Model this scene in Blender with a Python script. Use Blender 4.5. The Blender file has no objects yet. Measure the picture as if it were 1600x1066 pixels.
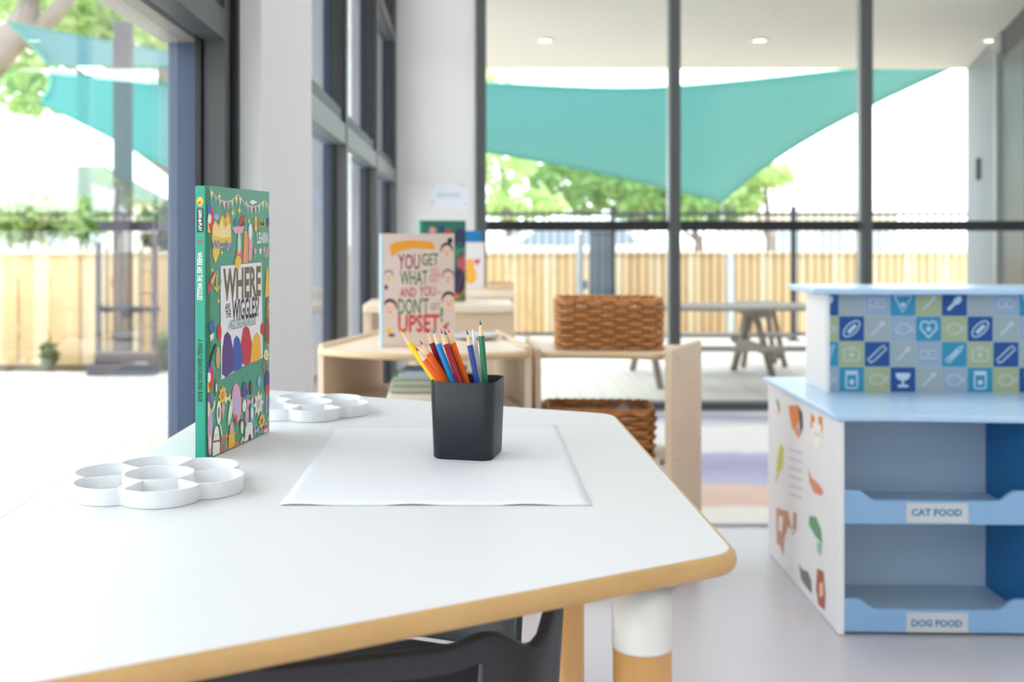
import bpy, bmesh, math, random
from mathutils import Vector, Matrix
random.seed(7)

# ------------------------------------------------------------------ camera / light / exposure
S = bpy.context.scene
COL = S.collection
F, CX, CY, H = 1750.0, 724.0, 365.0, 0.96      # focal length and vanishing point in 1600x1066 pixels, eye height
cam_d = bpy.data.cameras.new('camera')
cam = bpy.data.objects.new('camera', cam_d)
COL.objects.link(cam)
cam.location = (0, 0, H)
cam.rotation_euler = (math.radians(90), 0, 0)
cam_d.sensor_width = 36.0
cam_d.lens = F / 1600.0 * 36.0
cam_d.shift_x = (800 - CX) / 1600.0
cam_d.shift_y = -(533 - CY) / 1600.0
cam_d.clip_start = 0.02
cam_d.dof.use_dof = True
cam_d.dof.focus_distance = 1.25
cam_d.dof.aperture_fstop = 5.6
S.camera = cam

S.view_settings.view_transform = 'Standard'
S.view_settings.look = 'None'
S.view_settings.gamma = 1.0
S.view_settings.use_curve_mapping = False
S.view_settings.exposure = 0.60

world = bpy.data.worlds.new('overcast_sky')
S.world = world
world.use_nodes = True
bg = world.node_tree.nodes['Background']
bg.inputs['Color'].default_value = (0.90, 0.96, 1.0, 1)
bg.inputs['Strength'].default_value = 3.0
FILL_W = 6.0          # watts of each added ceiling fill panel

# ------------------------------------------------------------------ helpers
def lin(c):
    c = c / 255.0
    return c / 12.92 if c <= 0.04045 else ((c + 0.055) / 1.055) ** 2.4

MATS = {}
def mat(name, rgb, rough=0.5, var=0.05, scale=8.0, metal=0.0, spec=0.5, bump=0.0, coat=0.0, stretch=(1, 1, 1), rgb2=None, trans=0.0):
    if name in MATS:
        return MATS[name]
    m = bpy.data.materials.new(name)
    m.use_nodes = True
    nt = m.node_tree
    b = nt.nodes['Principled BSDF']
    col = [lin(v) for v in rgb]
    c2 = [lin(v) for v in rgb2] if rgb2 else [max(0, v * (1 - var)) for v in col]
    tc = nt.nodes.new('ShaderNodeTexCoord')
    mp = nt.nodes.new('ShaderNodeMapping')
    mp.inputs['Scale'].default_value = stretch
    nz = nt.nodes.new('ShaderNodeTexNoise')
    nz.inputs['Scale'].default_value = scale
    nz.inputs['Detail'].default_value = 4
    nt.links.new(tc.outputs['Object'], mp.inputs['Vector'])
    nt.links.new(mp.outputs['Vector'], nz.inputs['Vector'])
    mx = nt.nodes.new('ShaderNodeMix')
    mx.data_type = 'RGBA'
    mx.inputs[6].default_value = (*col, 1)
    mx.inputs[7].default_value = (*c2, 1)
    nt.links.new(nz.outputs['Fac'], mx.inputs[0])
    nt.links.new(mx.outputs[2], b.inputs['Base Color'])
    b.inputs['Roughness'].default_value = rough
    b.inputs['Metallic'].default_value = metal
    b.inputs['Specular IOR Level'].default_value = spec
    b.inputs['Coat Weight'].default_value = coat
    if bump:
        bp = nt.nodes.new('ShaderNodeBump')
        bp.inputs['Strength'].default_value = bump
        nt.links.new(nz.outputs['Fac'], bp.inputs['Height'])
        nt.links.new(bp.outputs['Normal'], b.inputs['Normal'])
    if trans:
        out = nt.nodes['Material Output']
        tr = nt.nodes.new('ShaderNodeBsdfTranslucent')
        nt.links.new(mx.outputs[2], tr.inputs['Color'])
        ms = nt.nodes.new('ShaderNodeMixShader')
        ms.inputs[0].default_value = trans
        nt.links.new(b.outputs[0], ms.inputs[1])
        nt.links.new(tr.outputs[0], ms.inputs[2])
        nt.links.new(ms.outputs[0], out.inputs['Surface'])
    MATS[name] = m
    return m

def emit(name, rgb, s):
    m = bpy.data.materials.new(name)
    m.use_nodes = True
    b = m.node_tree.nodes['Principled BSDF']
    b.inputs['Emission Color'].default_value = (*[lin(v) for v in rgb], 1)
    b.inputs['Emission Strength'].default_value = s
    return m

def wood(name, rgb, rgb2, axis='X', rough=0.45, scale=6):
    st = {'X': (0.6, 9, 9), 'Y': (9, 0.6, 9), 'Z': (9, 9, 0.6)}[axis]
    return mat(name, rgb, rough, rgb2=rgb2, scale=scale, stretch=st)

def glass_mat():
    m = bpy.data.materials.new('window_glass')
    m.use_nodes = True
    nt = m.node_tree
    nt.nodes.remove(nt.nodes['Principled BSDF'])
    t = nt.nodes.new('ShaderNodeBsdfTransparent')
    t.inputs['Color'].default_value = (0.965, 0.985, 0.98, 1)
    g = nt.nodes.new('ShaderNodeBsdfGlossy')
    g.inputs['Roughness'].default_value = 0.0
    lw = nt.nodes.new('ShaderNodeLayerWeight')          # Schlick reflectance of a thin pane, same from both sides
    lw.inputs['Blend'].default_value = 0.5
    pw = nt.nodes.new('ShaderNodeMath'); pw.operation = 'POWER'; pw.inputs[1].default_value = 5.0
    sc = nt.nodes.new('ShaderNodeMath'); sc.operation = 'MULTIPLY_ADD'; sc.inputs[1].default_value = 0.96; sc.inputs[2].default_value = 0.04
    nt.links.new(lw.outputs['Facing'], pw.inputs[0])
    nt.links.new(pw.outputs[0], sc.inputs[0])
    ms = nt.nodes.new('ShaderNodeMixShader')
    nt.links.new(sc.outputs[0], ms.inputs[0])
    nt.links.new(t.outputs[0], ms.inputs[1])
    nt.links.new(g.outputs[0], ms.inputs[2])
    nt.links.new(ms.outputs[0], nt.nodes['Material Output'].inputs['Surface'])
    return m
GLASS = glass_mat()

def wloc(o):
    v = Vector((0, 0, 0))
    while o is not None:
        v += o.location
        o = o.parent
    return v

def tag(o, label=None, cat=None, group=None, kind=None):
    if label: o['label'] = label
    if cat: o['category'] = cat
    if group: o['group'] = group
    if kind: o['kind'] = kind
    return o

def thing(name, label, cat, loc=(0, 0, 0), group=None, kind=None):
    o = bpy.data.objects.new(name, None)
    o.empty_display_size = 0.05
    COL.objects.link(o)
    o.location = loc
    return tag(o, label, cat, group, kind)

def mesh(name, verts, faces, m, parent=None, smooth=False, midx=None, xf=None):
    if xf: verts = [xf(*v) for v in verts]
    base = wloc(parent)
    if parent is None and len(verts):           # put the origin at the base of the thing
        n = len(verts)
        base = Vector((sum(v[0] for v in verts) / n, sum(v[1] for v in verts) / n, min(v[2] for v in verts)))
    me = bpy.data.meshes.new(name)
    me.from_pydata([(v[0] - base.x, v[1] - base.y, v[2] - base.z) for v in verts], [], faces)
    for mm in (m if isinstance(m, (list, tuple)) else [m]):
        me.materials.append(mm)
    if midx:
        for p, i in zip(me.polygons, midx): p.material_index = i
    if smooth:
        for p in me.polygons: p.use_smooth = True
    me.update()
    o = bpy.data.objects.new(name, me)
    COL.objects.link(o)
    if parent is None: o.location = base
    else: o.parent = parent
    return o

def fix_normals(o):
    bm = bmesh.new(); bm.from_mesh(o.data)
    bmesh.ops.recalc_face_normals(bm, faces=bm.faces)
    bm.to_mesh(o.data); bm.free()
    return o

BF = [(0, 3, 2, 1), (4, 5, 6, 7), (0, 1, 5, 4), (1, 2, 6, 5), (2, 3, 7, 6), (3, 0, 4, 7)]
def box(name, x, y, z, m, parent=None, bev=0.0, xf=None, seg=2):
    v = [(x[0], y[0], z[0]), (x[1], y[0], z[0]), (x[1], y[1], z[0]), (x[0], y[1], z[0]),
         (x[0], y[0], z[1]), (x[1], y[0], z[1]), (x[1], y[1], z[1]), (x[0], y[1], z[1])]
    o = mesh(name, v, BF, m, parent, xf=xf)
    if bev:
        bm = bmesh.new(); bm.from_mesh(o.data)
        bmesh.ops.bevel(bm, geom=list(bm.edges), offset=bev, segments=seg, affect='EDGES', profile=0.5)
        bm.to_mesh(o.data); bm.free()
    return o

def struct(o):
    o['kind'] = 'structure'
    return o

def prism(name, poly, z0, z1, m, parent=None, bev=0.0, xf=None):
    n = len(poly)
    v = [(p[0], p[1], z0) for p in poly] + [(p[0], p[1], z1) for p in poly]
    f = [tuple(range(n))[::-1], tuple(range(n, 2 * n))] + [(i, (i + 1) % n, n + (i + 1) % n, n + i) for i in range(n)]
    o = fix_normals(mesh(name, v, f, m, parent, xf=xf))
    if bev:
        bm = bmesh.new(); bm.from_mesh(o.data)
        e = [e for e in bm.edges if abs(e.verts[0].co.z - e.verts[1].co.z) < 1e-6]
        bmesh.ops.bevel(bm, geom=e, offset=bev, segments=3, affect='EDGES', profile=0.5)
        bm.to_mesh(o.data); bm.free()
    return o

def ring(c, axis, r, n, up=None):
    a = Vector(axis).normalized()
    up = Vector(up) if up else (Vector((0, 0, 1)) if abs(a.z) < 0.9 else Vector((1, 0, 0)))
    u = a.cross(up).normalized(); w = u.cross(a)
    return [Vector(c) + (u * math.cos(2 * math.pi * k / n) + w * math.sin(2 * math.pi * k / n)) * r for k in range(n)]

def tube_data(path, rad, n=8, closed=False):
    """verts, faces of a tube along path; rad is a number or one per point"""
    P = [Vector(p) for p in path]
    R = rad if isinstance(rad, (list, tuple)) else [rad] * len(P)
    v, f = [], []
    L = len(P)
    for i, p in enumerate(P):
        if closed: ax = P[(i + 1) % L] - P[i - 1]
        else: ax = P[min(i + 1, L - 1)] - P[max(i - 1, 0)]
        v += [tuple(q) for q in ring(p, ax, R[i], n)]
    for i in range(L if closed else L - 1):
        a, b = i * n, ((i + 1) % L) * n
        f += [(a + k, a + (k + 1) % n, b + (k + 1) % n, b + k) for k in range(n)]
    if not closed:
        f += [tuple(range(n))[::-1], tuple(range((L - 1) * n, L * n))]
    return v, f

def tube(name, path, rad, m, parent=None, n=10, smooth=True, closed=False):
    v, f = tube_data(path, rad, n, closed)
    return fix_normals(mesh(name, v, f, m, parent, smooth))

def merge(parts):
    V, Fc = [], []
    for v, f in parts:
        k = len(V)
        V += v
        Fc += [tuple(i + k for i in q) for q in f]
    return V, Fc

def lathe(name, prof, c, m, parent=None, n=32, smooth=True):
    v, f = [], []
    for r, z in prof:
        for k in range(n):
            a = 2 * math.pi * k / n
            v.append((c[0] + r * math.cos(a), c[1] + r * math.sin(a), c[2] + z))
    for i in range(len(prof) - 1):
        for k in range(n):
            f.append((i * n + k, i * n + (k + 1) % n, (i + 1) * n + (k + 1) % n, (i + 1) * n + k))
    f.append(tuple(range(n))[::-1]); f.append(tuple(range((len(prof) - 1) * n, len(prof) * n)))
    return fix_normals(mesh(name, v, f, m, parent, smooth))

# measuring: where a line of sight of the photograph meets a plane of the place
def at(x, y, d):
    return Vector(((x - CX) / F * d, d, H - (y - CY) / F * d))
def on_z(x, y, z):
    return at(x, y, F * (H - z) / (y - CY))

class Frame:
    """a flat surface that carries print: origin, two axes, outward normal"""
    def __init__(s, O, U, V):
        s.O, s.U, s.V = Vector(O), Vector(U).normalized(), Vector(V).normalized()
        s.N = s.U.cross(s.V)
    def p(s, u, v, n=0.0): return s.O + s.U * u + s.V * v + s.N * n
    def uv(s, x, y):
        C = Vector((0, 0, H)); D = at(x, y, 1.0) - C
        t = (s.O - C).dot(s.N) / D.dot(s.N)
        q = C + D * t - s.O
        return q.dot(s.U), q.dot(s.V)

def decal(name, fr, polys, parent, n0=0.0003):
    """flat print: polys = [(material, [(u, v), ...]), ...], each layer a hair above the last"""
    v, f, mi, ms = [], [], [], []
    for k, (m, pts) in enumerate(polys):
        if m not in ms: ms.append(m)
        b = len(v)
        ar = sum(pts[i][0] * pts[(i + 1) % len(pts)][1] - pts[(i + 1) % len(pts)][0] * pts[i][1] for i in range(len(pts)))
        if ar < 0: pts = pts[::-1]
        v += [tuple(fr.p(a, c, n0 + k * 0.00012)) for a, c in pts]
        f.append(tuple(range(b, len(v)))); mi.append(ms.index(m))
    return mesh(name, v, f, ms, parent, midx=mi)

def ell(c, rx, ry=None, n=18, a0=0, a1=360, rot=0):
    ry = ry or rx
    out = []
    for k in range(n if a1 - a0 >= 360 else n + 1):
        a = math.radians(a0 + (a1 - a0) * k / n)
        x, y = rx * math.cos(a), ry * math.sin(a)
        r = math.radians(rot)
        out.append((c[0] + x * math.cos(r) - y * math.sin(r), c[1] + x * math.sin(r) + y * math.cos(r)))
    return out
def rect(x0, y0, x1, y1): return [(x0, y0), (x1, y0), (x1, y1), (x0, y1)]
def star(c, r, n=5, inner=0.45, rot=90):
    return [(c[0] + (r if k % 2 == 0 else r * inner) * math.cos(math.radians(rot + 180 * k / n)),
             c[1] + (r if k % 2 == 0 else r * inner) * math.sin(math.radians(rot + 180 * k / n))) for k in range(2 * n)]
def stroke(pts, w):
    """a line of width w through pts, as one polygon"""
    l, r = [], []
    for i, p in enumerate(pts):
        a = Vector(pts[max(i - 1, 0)]); b = Vector(pts[min(i + 1, len(pts) - 1)])
        t = (b - a).normalized()
        nn = Vector((-t.y, t.x)) * w / 2
        l.append((p[0] + nn.x, p[1] + nn.y)); r.append((p[0] - nn.x, p[1] - nn.y))
    return l + r[::-1]
def ringstroke(pts, w):
    return stroke(pts + [pts[0]], w)

def lettering(fr, s, bx, m, parent, bold=0.02, name='lettering', n0=0.0006, turn=0):
    """print the words s into the box bx = (u0, v0, u1, v1) of the surface; turn=-90 reads downwards"""
    c = bpy.data.curves.new('text', 'FONT')
    c.body = s; c.offset = bold; c.resolution_u = 2
    o = bpy.data.objects.new('text', c)
    COL.objects.link(o)
    dg = bpy.context.evaluated_depsgraph_get()
    me = o.evaluated_get(dg).to_mesh()
    vs = [(v.co.x, v.co.y) for v in me.vertices]
    fs = [tuple(p.vertices) for p in me.polygons]
    o.evaluated_get(dg).to_mesh_clear()
    bpy.data.objects.remove(o); bpy.data.curves.remove(c)
    if turn == -90: vs = [(y, -x) for x, y in vs]
    x0, x1 = min(v[0] for v in vs), max(v[0] for v in vs)
    y0, y1 = min(v[1] for v in vs), max(v[1] for v in vs)
    u0, v0, u1, v1 = bx
    V = [tuple(fr.p(u0 + (x - x0) / (x1 - x0) * (u1 - u0), v0 + (y - y0) / (y1 - y0) * (v1 - v0), n0)) for x, y in vs]
    return mesh(name, V, fs, m, parent)

def pxbox(fr, x0, y0, x1, y1):
    """box between the photograph points (x0, y0) top left and (x1, y1) bottom right on the surface"""
    a, b = fr.uv(x0, y0), fr.uv(x1, y1)
    return (min(a[0], b[0]), min(a[1], b[1]), max(a[0], b[0]), max(a[1], b[1]))

# ------------------------------------------------------------------ materials
WHITE_WALL = mat('wall_paint', (226, 225, 228), 0.7, 0.03, 3)
CEIL = mat('ceiling_paint', (240, 239, 236), 0.8, 0.02, 3)
FLOOR = mat('vinyl_floor', (208, 205, 212), 0.32, 0.05, 2.2, rgb2=(196, 193, 202))
FRAME = mat('charcoal_frame', (74, 77, 80), 0.42, 0.06, 5)
FRAME_OUT = mat('sky_tint_frame', (66, 90, 134), 0.35, 0.06, 5)  # charcoal frame with the blue of the sky reflection put into its colour
BLACK = mat('black_gasket', (16, 18, 24), 0.4, 0.1, 5)
LAM = mat('white_laminate', (222, 223, 228), 0.42, 0.015, 5, spec=0.4)
BAND = wood('beech_edge', (212, 172, 116), (190, 148, 92), 'X', 0.42, 5)
LEGW = wood('beech_leg', (222, 172, 112), (204, 150, 92), 'Z', 0.4, 8)
SLEEVE = mat('white_sleeve', (224, 222, 220), 0.3, 0.02)
BIRCH = mat('birch_ply', (226, 202, 176), 0.5, rgb2=(214, 188, 160), scale=5, stretch=(1, 1, 5))
BIRCH_TOP = mat('birch_top', (238, 224, 206), 0.4, rgb2=(230, 212, 190), scale=5, stretch=(1, 4, 1))
BIRCH_EDGE = mat('birch_edge', (224, 196, 158), 0.45, rgb2=(208, 178, 138), scale=9, stretch=(1, 1, 6))
PLASTIC_W = mat('white_plastic', (226, 228, 233), 0.35, 0.01)
PAPER = mat('white_paper', (228, 230, 238), 0.55, 0.01)
CUPM = mat('charcoal_plastic', (17, 20, 32), 0.45, 0.05, 20)
CHAIRM = mat('black_plastic', (44, 46, 52), 0.45, 0.08, 30, bump=0.02)
def flat(r, g, b, rough=0.45): return mat('print_%d_%d_%d' % (r, g, b), (r, g, b), rough, 0.02)

# ------------------------------------------------------------------ the setting: room shell
DG = 6.11            # depth of the far glass wall
XW = -0.363          # inner face of the left window wall
XR, YB, ZC = 3.30, -3.2, 2.95
struct(box('floor', (-0.53, XR + 0.1), (YB, DG + 0.06), (-0.10, 0.0), FLOOR))
struct(box('ceiling', (-0.60, XR), (YB, DG + 0.1), (ZC, ZC + 0.12), CEIL))
struct(box('wall_right', (XR, XR + 0.12), (YB, DG), (0, ZC), WHITE_WALL))
struct(box('wall_back', (-0.60, XR + 0.12), (YB - 0.12, YB), (0, ZC), WHITE_WALL))
struct(box('wall_left', (-0.455, XW), (2.02, 2.68), (0, ZC), WHITE_WALL, bev=0.003))
struct(box('wall_end', (XW - 0.10, (745 - CX) / F * DG), (DG, DG + 0.12), (0, ZC), WHITE_WALL, bev=0.002))
struct(box('wall_header', ((745 - CX) / F * DG, XR), (DG, DG + 0.12), (2.32, ZC), WHITE_WALL))

def window(name):
    return tag(thing(name, None, None), kind='structure')
GX = -0.46           # glass line of the near left window
GX2 = -0.402         # glass line of the far left windows
# near left window
w = window('window_1')
def frame_bar(nm, x, y, z, m=None, p=None): return box(nm, x, y, z, m or FRAME, p, 0.002)
frame_bar('jamb', (-0.456, -0.416), (1.96, 2.018), (0, ZC), None, w)
frame_bar('gasket', (-0.468, -0.456), (1.95, 2.01), (0, ZC), BLACK, w)
frame_bar('outer_jamb', (-0.524, -0.468), (1.985, 2.018), (0, ZC), FRAME_OUT, w)
frame_bar('transom', (-0.455, -0.416), (YB, 1.962), (1.298, 1.352), None, w)
frame_bar('outer_transom', (-0.533, -0.468), (YB, 1.985), (1.298, 1.352), mat('pale_frame', (176, 168, 160), 0.4), w)
frame_bar('upper_sash', (-0.455, -0.425), (YB, 1.962), (1.358, 1.41), BLACK, w)
frame_bar('trim', (-0.416, -0.403), (2.0, 2.03), (0, ZC), BLACK, w)
frame_bar('sill', (-0.53, -0.416), (YB, 1.962), (0, 0.05), None, w)
frame_bar('mullion', (-0.53, -0.416), (-0.62, -0.56), (0.05, ZC), None, w)
box('pane', (GX - 0.003, GX + 0.003), (YB, 1.985), (0.05, 1.30), GLASS, w)
box('pane', (GX - 0.003, GX + 0.003), (YB, 1.985), (1.352, ZC), GLASS, w)
# far left windows: three bays between mullions
ys = [2.68, 3.47, 4.70, 5.98]
for i in range(3):
    w = window('window_%d' % (i + 2))
    y0, y1 = ys[i], ys[i + 1]
    frame_bar('mullion', (-0.398, XW), (y1, y1 + (0.06 if i < 2 else 0.125)), (0, ZC), None, w)
    frame_bar('gasket', (-0.410, -0.396), (y1 - 0.012, y1 + 0.05), (0, ZC), BLACK, w)
    frame_bar('outer_jamb', (-0.47, -0.410), (y1 - 0.005, y1 + 0.06), (0, ZC), FRAME_OUT, w)
    frame_bar('transom', (-0.398, XW - 0.002), (y0, y1), (1.236, 1.300), mat('frame_light', (128, 134, 136), 0.35, 0.04), w)
    frame_bar('upper_sash', (-0.397, XW - 0.012), (y0, y1), (1.305, 1.345), BLACK, w)
    frame_bar('upper_sash', (-0.397, XW - 0.012), (y1 - 0.045, y1 - 0.001), (1.345, ZC), BLACK, w)
    frame_bar('sill', (-0.47, -0.40), (y0, y1), (0, 0.05), None, w)
    if i == 2: frame_bar('upper_transom', (-0.398, XW - 0.002), (y0, y1), (1.98, 2.03), None, w)
    box('pane', (GX2 - 0.003, GX2 + 0.003), (y0, y1), (0.05, 1.236), GLASS, w)
    box('pane', (GX2 - 0.003, GX2 + 0.003), (y0, y1), (1.30, ZC), GLASS, w)
# far glass wall
mx = [(x - CX) / F * DG for x in (751, 1053.5, 1352.5, 1652)]
for i in range(len(mx) - 1):
    w = window('window_%d' % (i + 5))
    x0, x1 = mx[i], mx[i + 1]
    frame_bar('mullion', (x0 - 0.022, x0 + 0.03), (DG - 0.03, DG + 0.07), (0, 2.32), None, w)
    frame_bar('glazing_bead', (x0 - 0.032, x0 - 0.0225), (DG + 0.0, DG + 0.05), (0.04, 2.3), mat('bead_light', (150, 158, 160), 0.35), w)
    frame_bar('rail', (x0 + 0.034, x1 - 0.034), (DG - 0.012, DG + 0.05), (0.975, 1.029), BLACK, w)
    frame_bar('floor_track', (x0 + 0.03, x1 - 0.022), (DG - 0.03, DG + 0.07), (0, 0.042), FRAME, w)
    frame_bar('head', (x0 + 0.03, x1 - 0.022), (DG - 0.03, DG + 0.07), (2.27, 2.32), FRAME, w)
    box('pane', (x0 + 0.03, x1 - 0.03), (DG + 0.02, DG + 0.026), (0.042, 0.975), GLASS, w)
    box('pane', (x0 + 0.03, x1 - 0.03), (DG + 0.02, DG + 0.026), (1.029, 2.27), GLASS, w)

# unseen ceiling panels added as fill light for the room
FILLM = emit('fill_diffuser', (255, 250, 242), 0.8)
k = 0
for yy in (-1.7, 3.6):
    for xx, nm in ((0.7, 'left'), (2.35, 'right')):
        k += 1
        t = thing('fill_panel', 'added flat square white ceiling fill panel, %s of the pair %s' % (nm, ('behind the viewer', 'near the far glass wall')[(k - 1) // 2]), 'light', (xx, yy, ZC - 0.035), 'added ceiling fill panels')
        box('housing', (xx - 0.61, xx + 0.61), (yy - 0.61, yy + 0.61), (ZC - 0.03, ZC - 0.001), mat('white_metal', (235, 235, 235), 0.4), t)
        box('diffuser', (xx - 0.58, xx + 0.58), (yy - 0.58, yy + 0.58), (ZC - 0.035, ZC - 0.0301), FILLM, t)
        l = bpy.data.lights.new('fill_light', 'AREA')
        l.shape = 'SQUARE'; l.size = 1.1; l.energy = FILL_W; l.color = (1.0, 0.985, 0.97)
        lo = bpy.data.objects.new('fill_light', l)
        COL.objects.link(lo); lo.parent = t; lo.location = (0, 0, -0.006)

# ------------------------------------------------------------------ outdoors: deck, soffit, fences, sails, planting
GROUND = mat('sandy_ground', (226, 196, 160), 0.9, rgb2=(190, 178, 128), scale=1.5, bump=0.2)
struct(mesh('ground', [(-60, -20, -0.06), (60, -20, -0.06), (60, 90, -0.06), (-60, 90, -0.06)], [(0, 1, 2, 3)], GROUND))
DECKM = mat('weathered_deck', (226, 222, 214), 0.6, rgb2=(206, 202, 194), scale=4, stretch=(6, 0.5, 1))
deck = tag(thing('deck', None, None, (0, 0, 0)), kind='structure')
box('bearer', (-6, 5.6), (6.2, 10.6), (-0.055, -0.035), BLACK, deck)
box('bearer', (-6, -0.55), (-3, 6.2), (-0.055, -0.035), BLACK, deck)
def plank_mesh(length):
    me = bpy.data.meshes.new('plank')
    v = [(-0.068, 0, -0.03), (0.068, 0, -0.03), (0.068, length, -0.03), (-0.068, length, -0.03),
         (-0.064, 0, 0), (0.064, 0, 0), (0.064, length, 0), (-0.064, length, 0), (-0.068, 0, -0.004), (0.068, 0, -0.004), (0.068, length, -0.004), (-0.068, length, -0.004)]
    f = [(0, 3, 2, 1), (4, 5, 6, 7), (0, 1, 9, 8), (8, 9, 5, 4), (1, 2, 10, 9), (9, 10, 6, 5), (2, 3, 11, 10), (10, 11, 7, 6), (3, 0, 8, 11), (11, 8, 4, 7)]
    me.from_pydata(v, [], f)
    me.materials.append(DECKM)
    return me
pl_long, pl_mid, pl_short = plank_mesh(10.8), plank_mesh(13.6), plank_mesh(4.4)
x = -5.9
while x < 5.5:
    me, y0 = (pl_long, -3.0) if x < -1.3 else ((pl_mid, -3.0) if x < -0.56 else (pl_short, 6.2))
    o = bpy.data.objects.new('plank', me)
    COL.objects.link(o); o.parent = deck
    o.location = (x, y0, -0.004 + random.uniform(-0.0015, 0.0015))
    x += 0.142
# soffit over the deck with its sheets
SOFF = mat('soffit_board', (226, 222, 220), 0.7, 0.03, 2)
sof = tag(thing('soffit', None, None, (0, 0, 2.3)), kind='structure')
SE = F * (2.3 - H) / (CY - 108)
yy = DG + 0.13
while yy < SE - 0.05:
    y2 = min(yy + 1.26, SE)
    for xa, xb in ((-0.5, 1.9), (1.905, 4.16)):
        box('sheet', (xa, xb), (yy, y2 - 0.006), (2.3, 2.312), SOFF, sof)
    yy = y2
box('roof_deck', (-0.5, 4.16), (DG + 0.13, SE), (2.313, 2.55), SOFF, sof)
for i, px in enumerate((851, 1187, 1548)):
    c = on_z(px, 62, 2.3)
    t = thing('downlight', ('round recessed downlight glowing in the soffit, nearest the white end wall', 'round recessed downlight glowing in the middle of the soffit', 'round recessed downlight glowing beside the grey clad wall')[i], 'light', (c.x, c.y, 2.285), 'soffit downlights')
    lathe('trim_ring', [(0.062, 0.012), (0.066, 0.004), (0.05, 0.0), (0.047, 0.012)], (c.x, c.y, 2.288), PLASTIC_W, t, 24)
    lathe('lens', [(0.046, 0.011), (0.046, 0.006)], (c.x, c.y, 2.288), emit('downlight_lens', (255, 246, 225), 4.0), t, 24)
# grey clad wall on the right of the deck
a, b = Vector((4.12, 9.12)), Vector((3.20, 6.25))
dirw = (b - a).normalized(); nw = Vector((dirw.y, -dirw.x))
if nw.x > 0: nw = -nw
wr = tag(thing('wall_clad', None, None, (a.x, a.y, 0)), kind='structure')
def wallbox(nm, s0, s1, n0, n1, z0, z1, m):
    P = [a + dirw * s0 + nw * n0, a + dirw * s1 + nw * n0, a + dirw * s1 + nw * n1, a + dirw * s0 + nw * n1]
    return prism(nm, [(p.x, p.y) for p in P], z0, z1, m, wr)
CLAD = mat('grey_cladding', (166, 174, 182), 0.6, rgb2=(84, 90, 98), scale=9, stretch=(6, 6, 0.3))
wallbox('backing', 0, 3.0, -0.12, 0.0, 0, 2.3, mat('dark_backing', (60, 62, 66), 0.7))
s = 0.0
while s < 1.72:
    wallbox('board', s, s + 0.124, 0.001, 0.02, 0, 2.298, CLAD)
    s += 0.142
wallbox('door_frame', 1.76, 1.84, 0.001, 0.05, 0, 2.15, mat('bead_light', (150, 158, 160)))
wallbox('door_leaf', 1.845, 2.75, 0.001, 0.02, 0, 2.1, FRAME)
wallbox('keypad', 0.78, 0.86, 0.021, 0.05, 1.36, 1.52, BLACK)

# unseen eave over the left deck, added to shade the table
struct(box('shading_eave', (-1.9, -0.55), (YB, 6.2), (2.72, 2.84), SOFF))
# picket safety fence
PIC = mat('black_picket', (62, 66, 74), 0.4)
yf = 10.06
pf = thing('picket_fence', 'black metal picket safety fence along the far edge of the deck', 'fence', (2.3, yf, 0))
x0f, x1f = -0.4, 4.58
box('rail', (x0f, x1f), (yf - 0.016, yf + 0.016), (1.12, 1.15), PIC, pf)
box('rail', (x0f, x1f), (yf - 0.016, yf + 0.016), (0.04, 0.07), PIC, pf)
for px in (957, 1240, 1518):
    X = (px - CX) / F * yf
    box('post', (X - 0.022, X + 0.022), (yf - 0.022, yf + 0.022), (0, 1.21), PIC, pf, 0.003)
    box('foot_plate', (X - 0.05, X + 0.05), (yf - 0.05, yf + 0.05), (0, 0.012), PIC, pf)
pk = None
X = x0f + 0.03
while X < x1f:
    if pk is None:
        pk = box('picket', (X - 0.005, X + 0.005), (yf - 0.005, yf + 0.005), (0.05, 1.18), PIC, pf)
        X_0 = X
    else:
        o = bpy.data.objects.new('picket', pk.data)
        COL.objects.link(o); o.parent = pf; o.location = (X - X_0, 0, 0)
    X += 0.072

# paling fences
PALE = mat('pine_paling', (236, 204, 156), 0.65, rgb2=(222, 184, 132), scale=3, stretch=(5, 5, 0.6))
PALE2 = mat('pine_paling_pale', (242, 222, 188), 0.65, rgb2=(232, 206, 164), scale=3, stretch=(5, 5, 0.6))
CAP = mat('pine_capping', (238, 222, 198), 0.6)
def pal_mesh(h, m):
    me = bpy.data.meshes.new('paling')
    v = [(-0.056, -0.009, 0), (0.056, -0.009, 0), (0.056, 0.009, 0), (-0.056, 0.009, 0), (-0.056, -0.009, h), (0.056, -0.009, h), (0.056, 0.009, h), (-0.056, 0.009, h)]
    me.from_pydata(v, [], BF); me.materials.append(m)
    return me
def paling_fence(p0, p1, h, label):
    p0, p1 = Vector(p0), Vector(p1)
    t = thing('paling_fence', label, 'fence', ((p0.x + p1.x) / 2, (p0.y + p1.y) / 2, -0.06))
    d = (p1 - p0); L = d.length; d.normalize(); ang = math.atan2(d.y, d.x)
    A, B = pal_mesh(h + 0.06, PALE), pal_mesh(h + 0.06, PALE2)
    n = Vector((-d.y, d.x))
    s = 0.06; k = 0
    while s < L:
        q = p0 + d * s + n * (0.010 if k % 2 else -0.006)
        o = bpy.data.objects.new('paling', A if k % 3 else B)
        COL.objects.link(o); o.parent = t
        o.location = Vector((q.x, q.y, -0.06)) - t.location
        o.rotation_euler = (0, 0, ang)
        s += 0.118; k += 1
    for z in (0.15, 0.55):
        P = [p0 + n * 0.03, p1 + n * 0.03, p1 + n * 0.07, p0 + n * 0.07]
        prism('rail', [(q.x, q.y) for q in P], z, z + 0.07, PALE, t)
    P = [p0 - n * 0.035, p1 - n * 0.035, p1 + n * 0.05, p0 + n * 0.05]
    prism('capping', [(q.x, q.y) for q in P], h, h + 0.022, CAP, t)
paling_fence((-6.8, 8.5), (-1.35, 8.5), 0.80, 'pale pine paling fence seen through the near left window')
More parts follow.
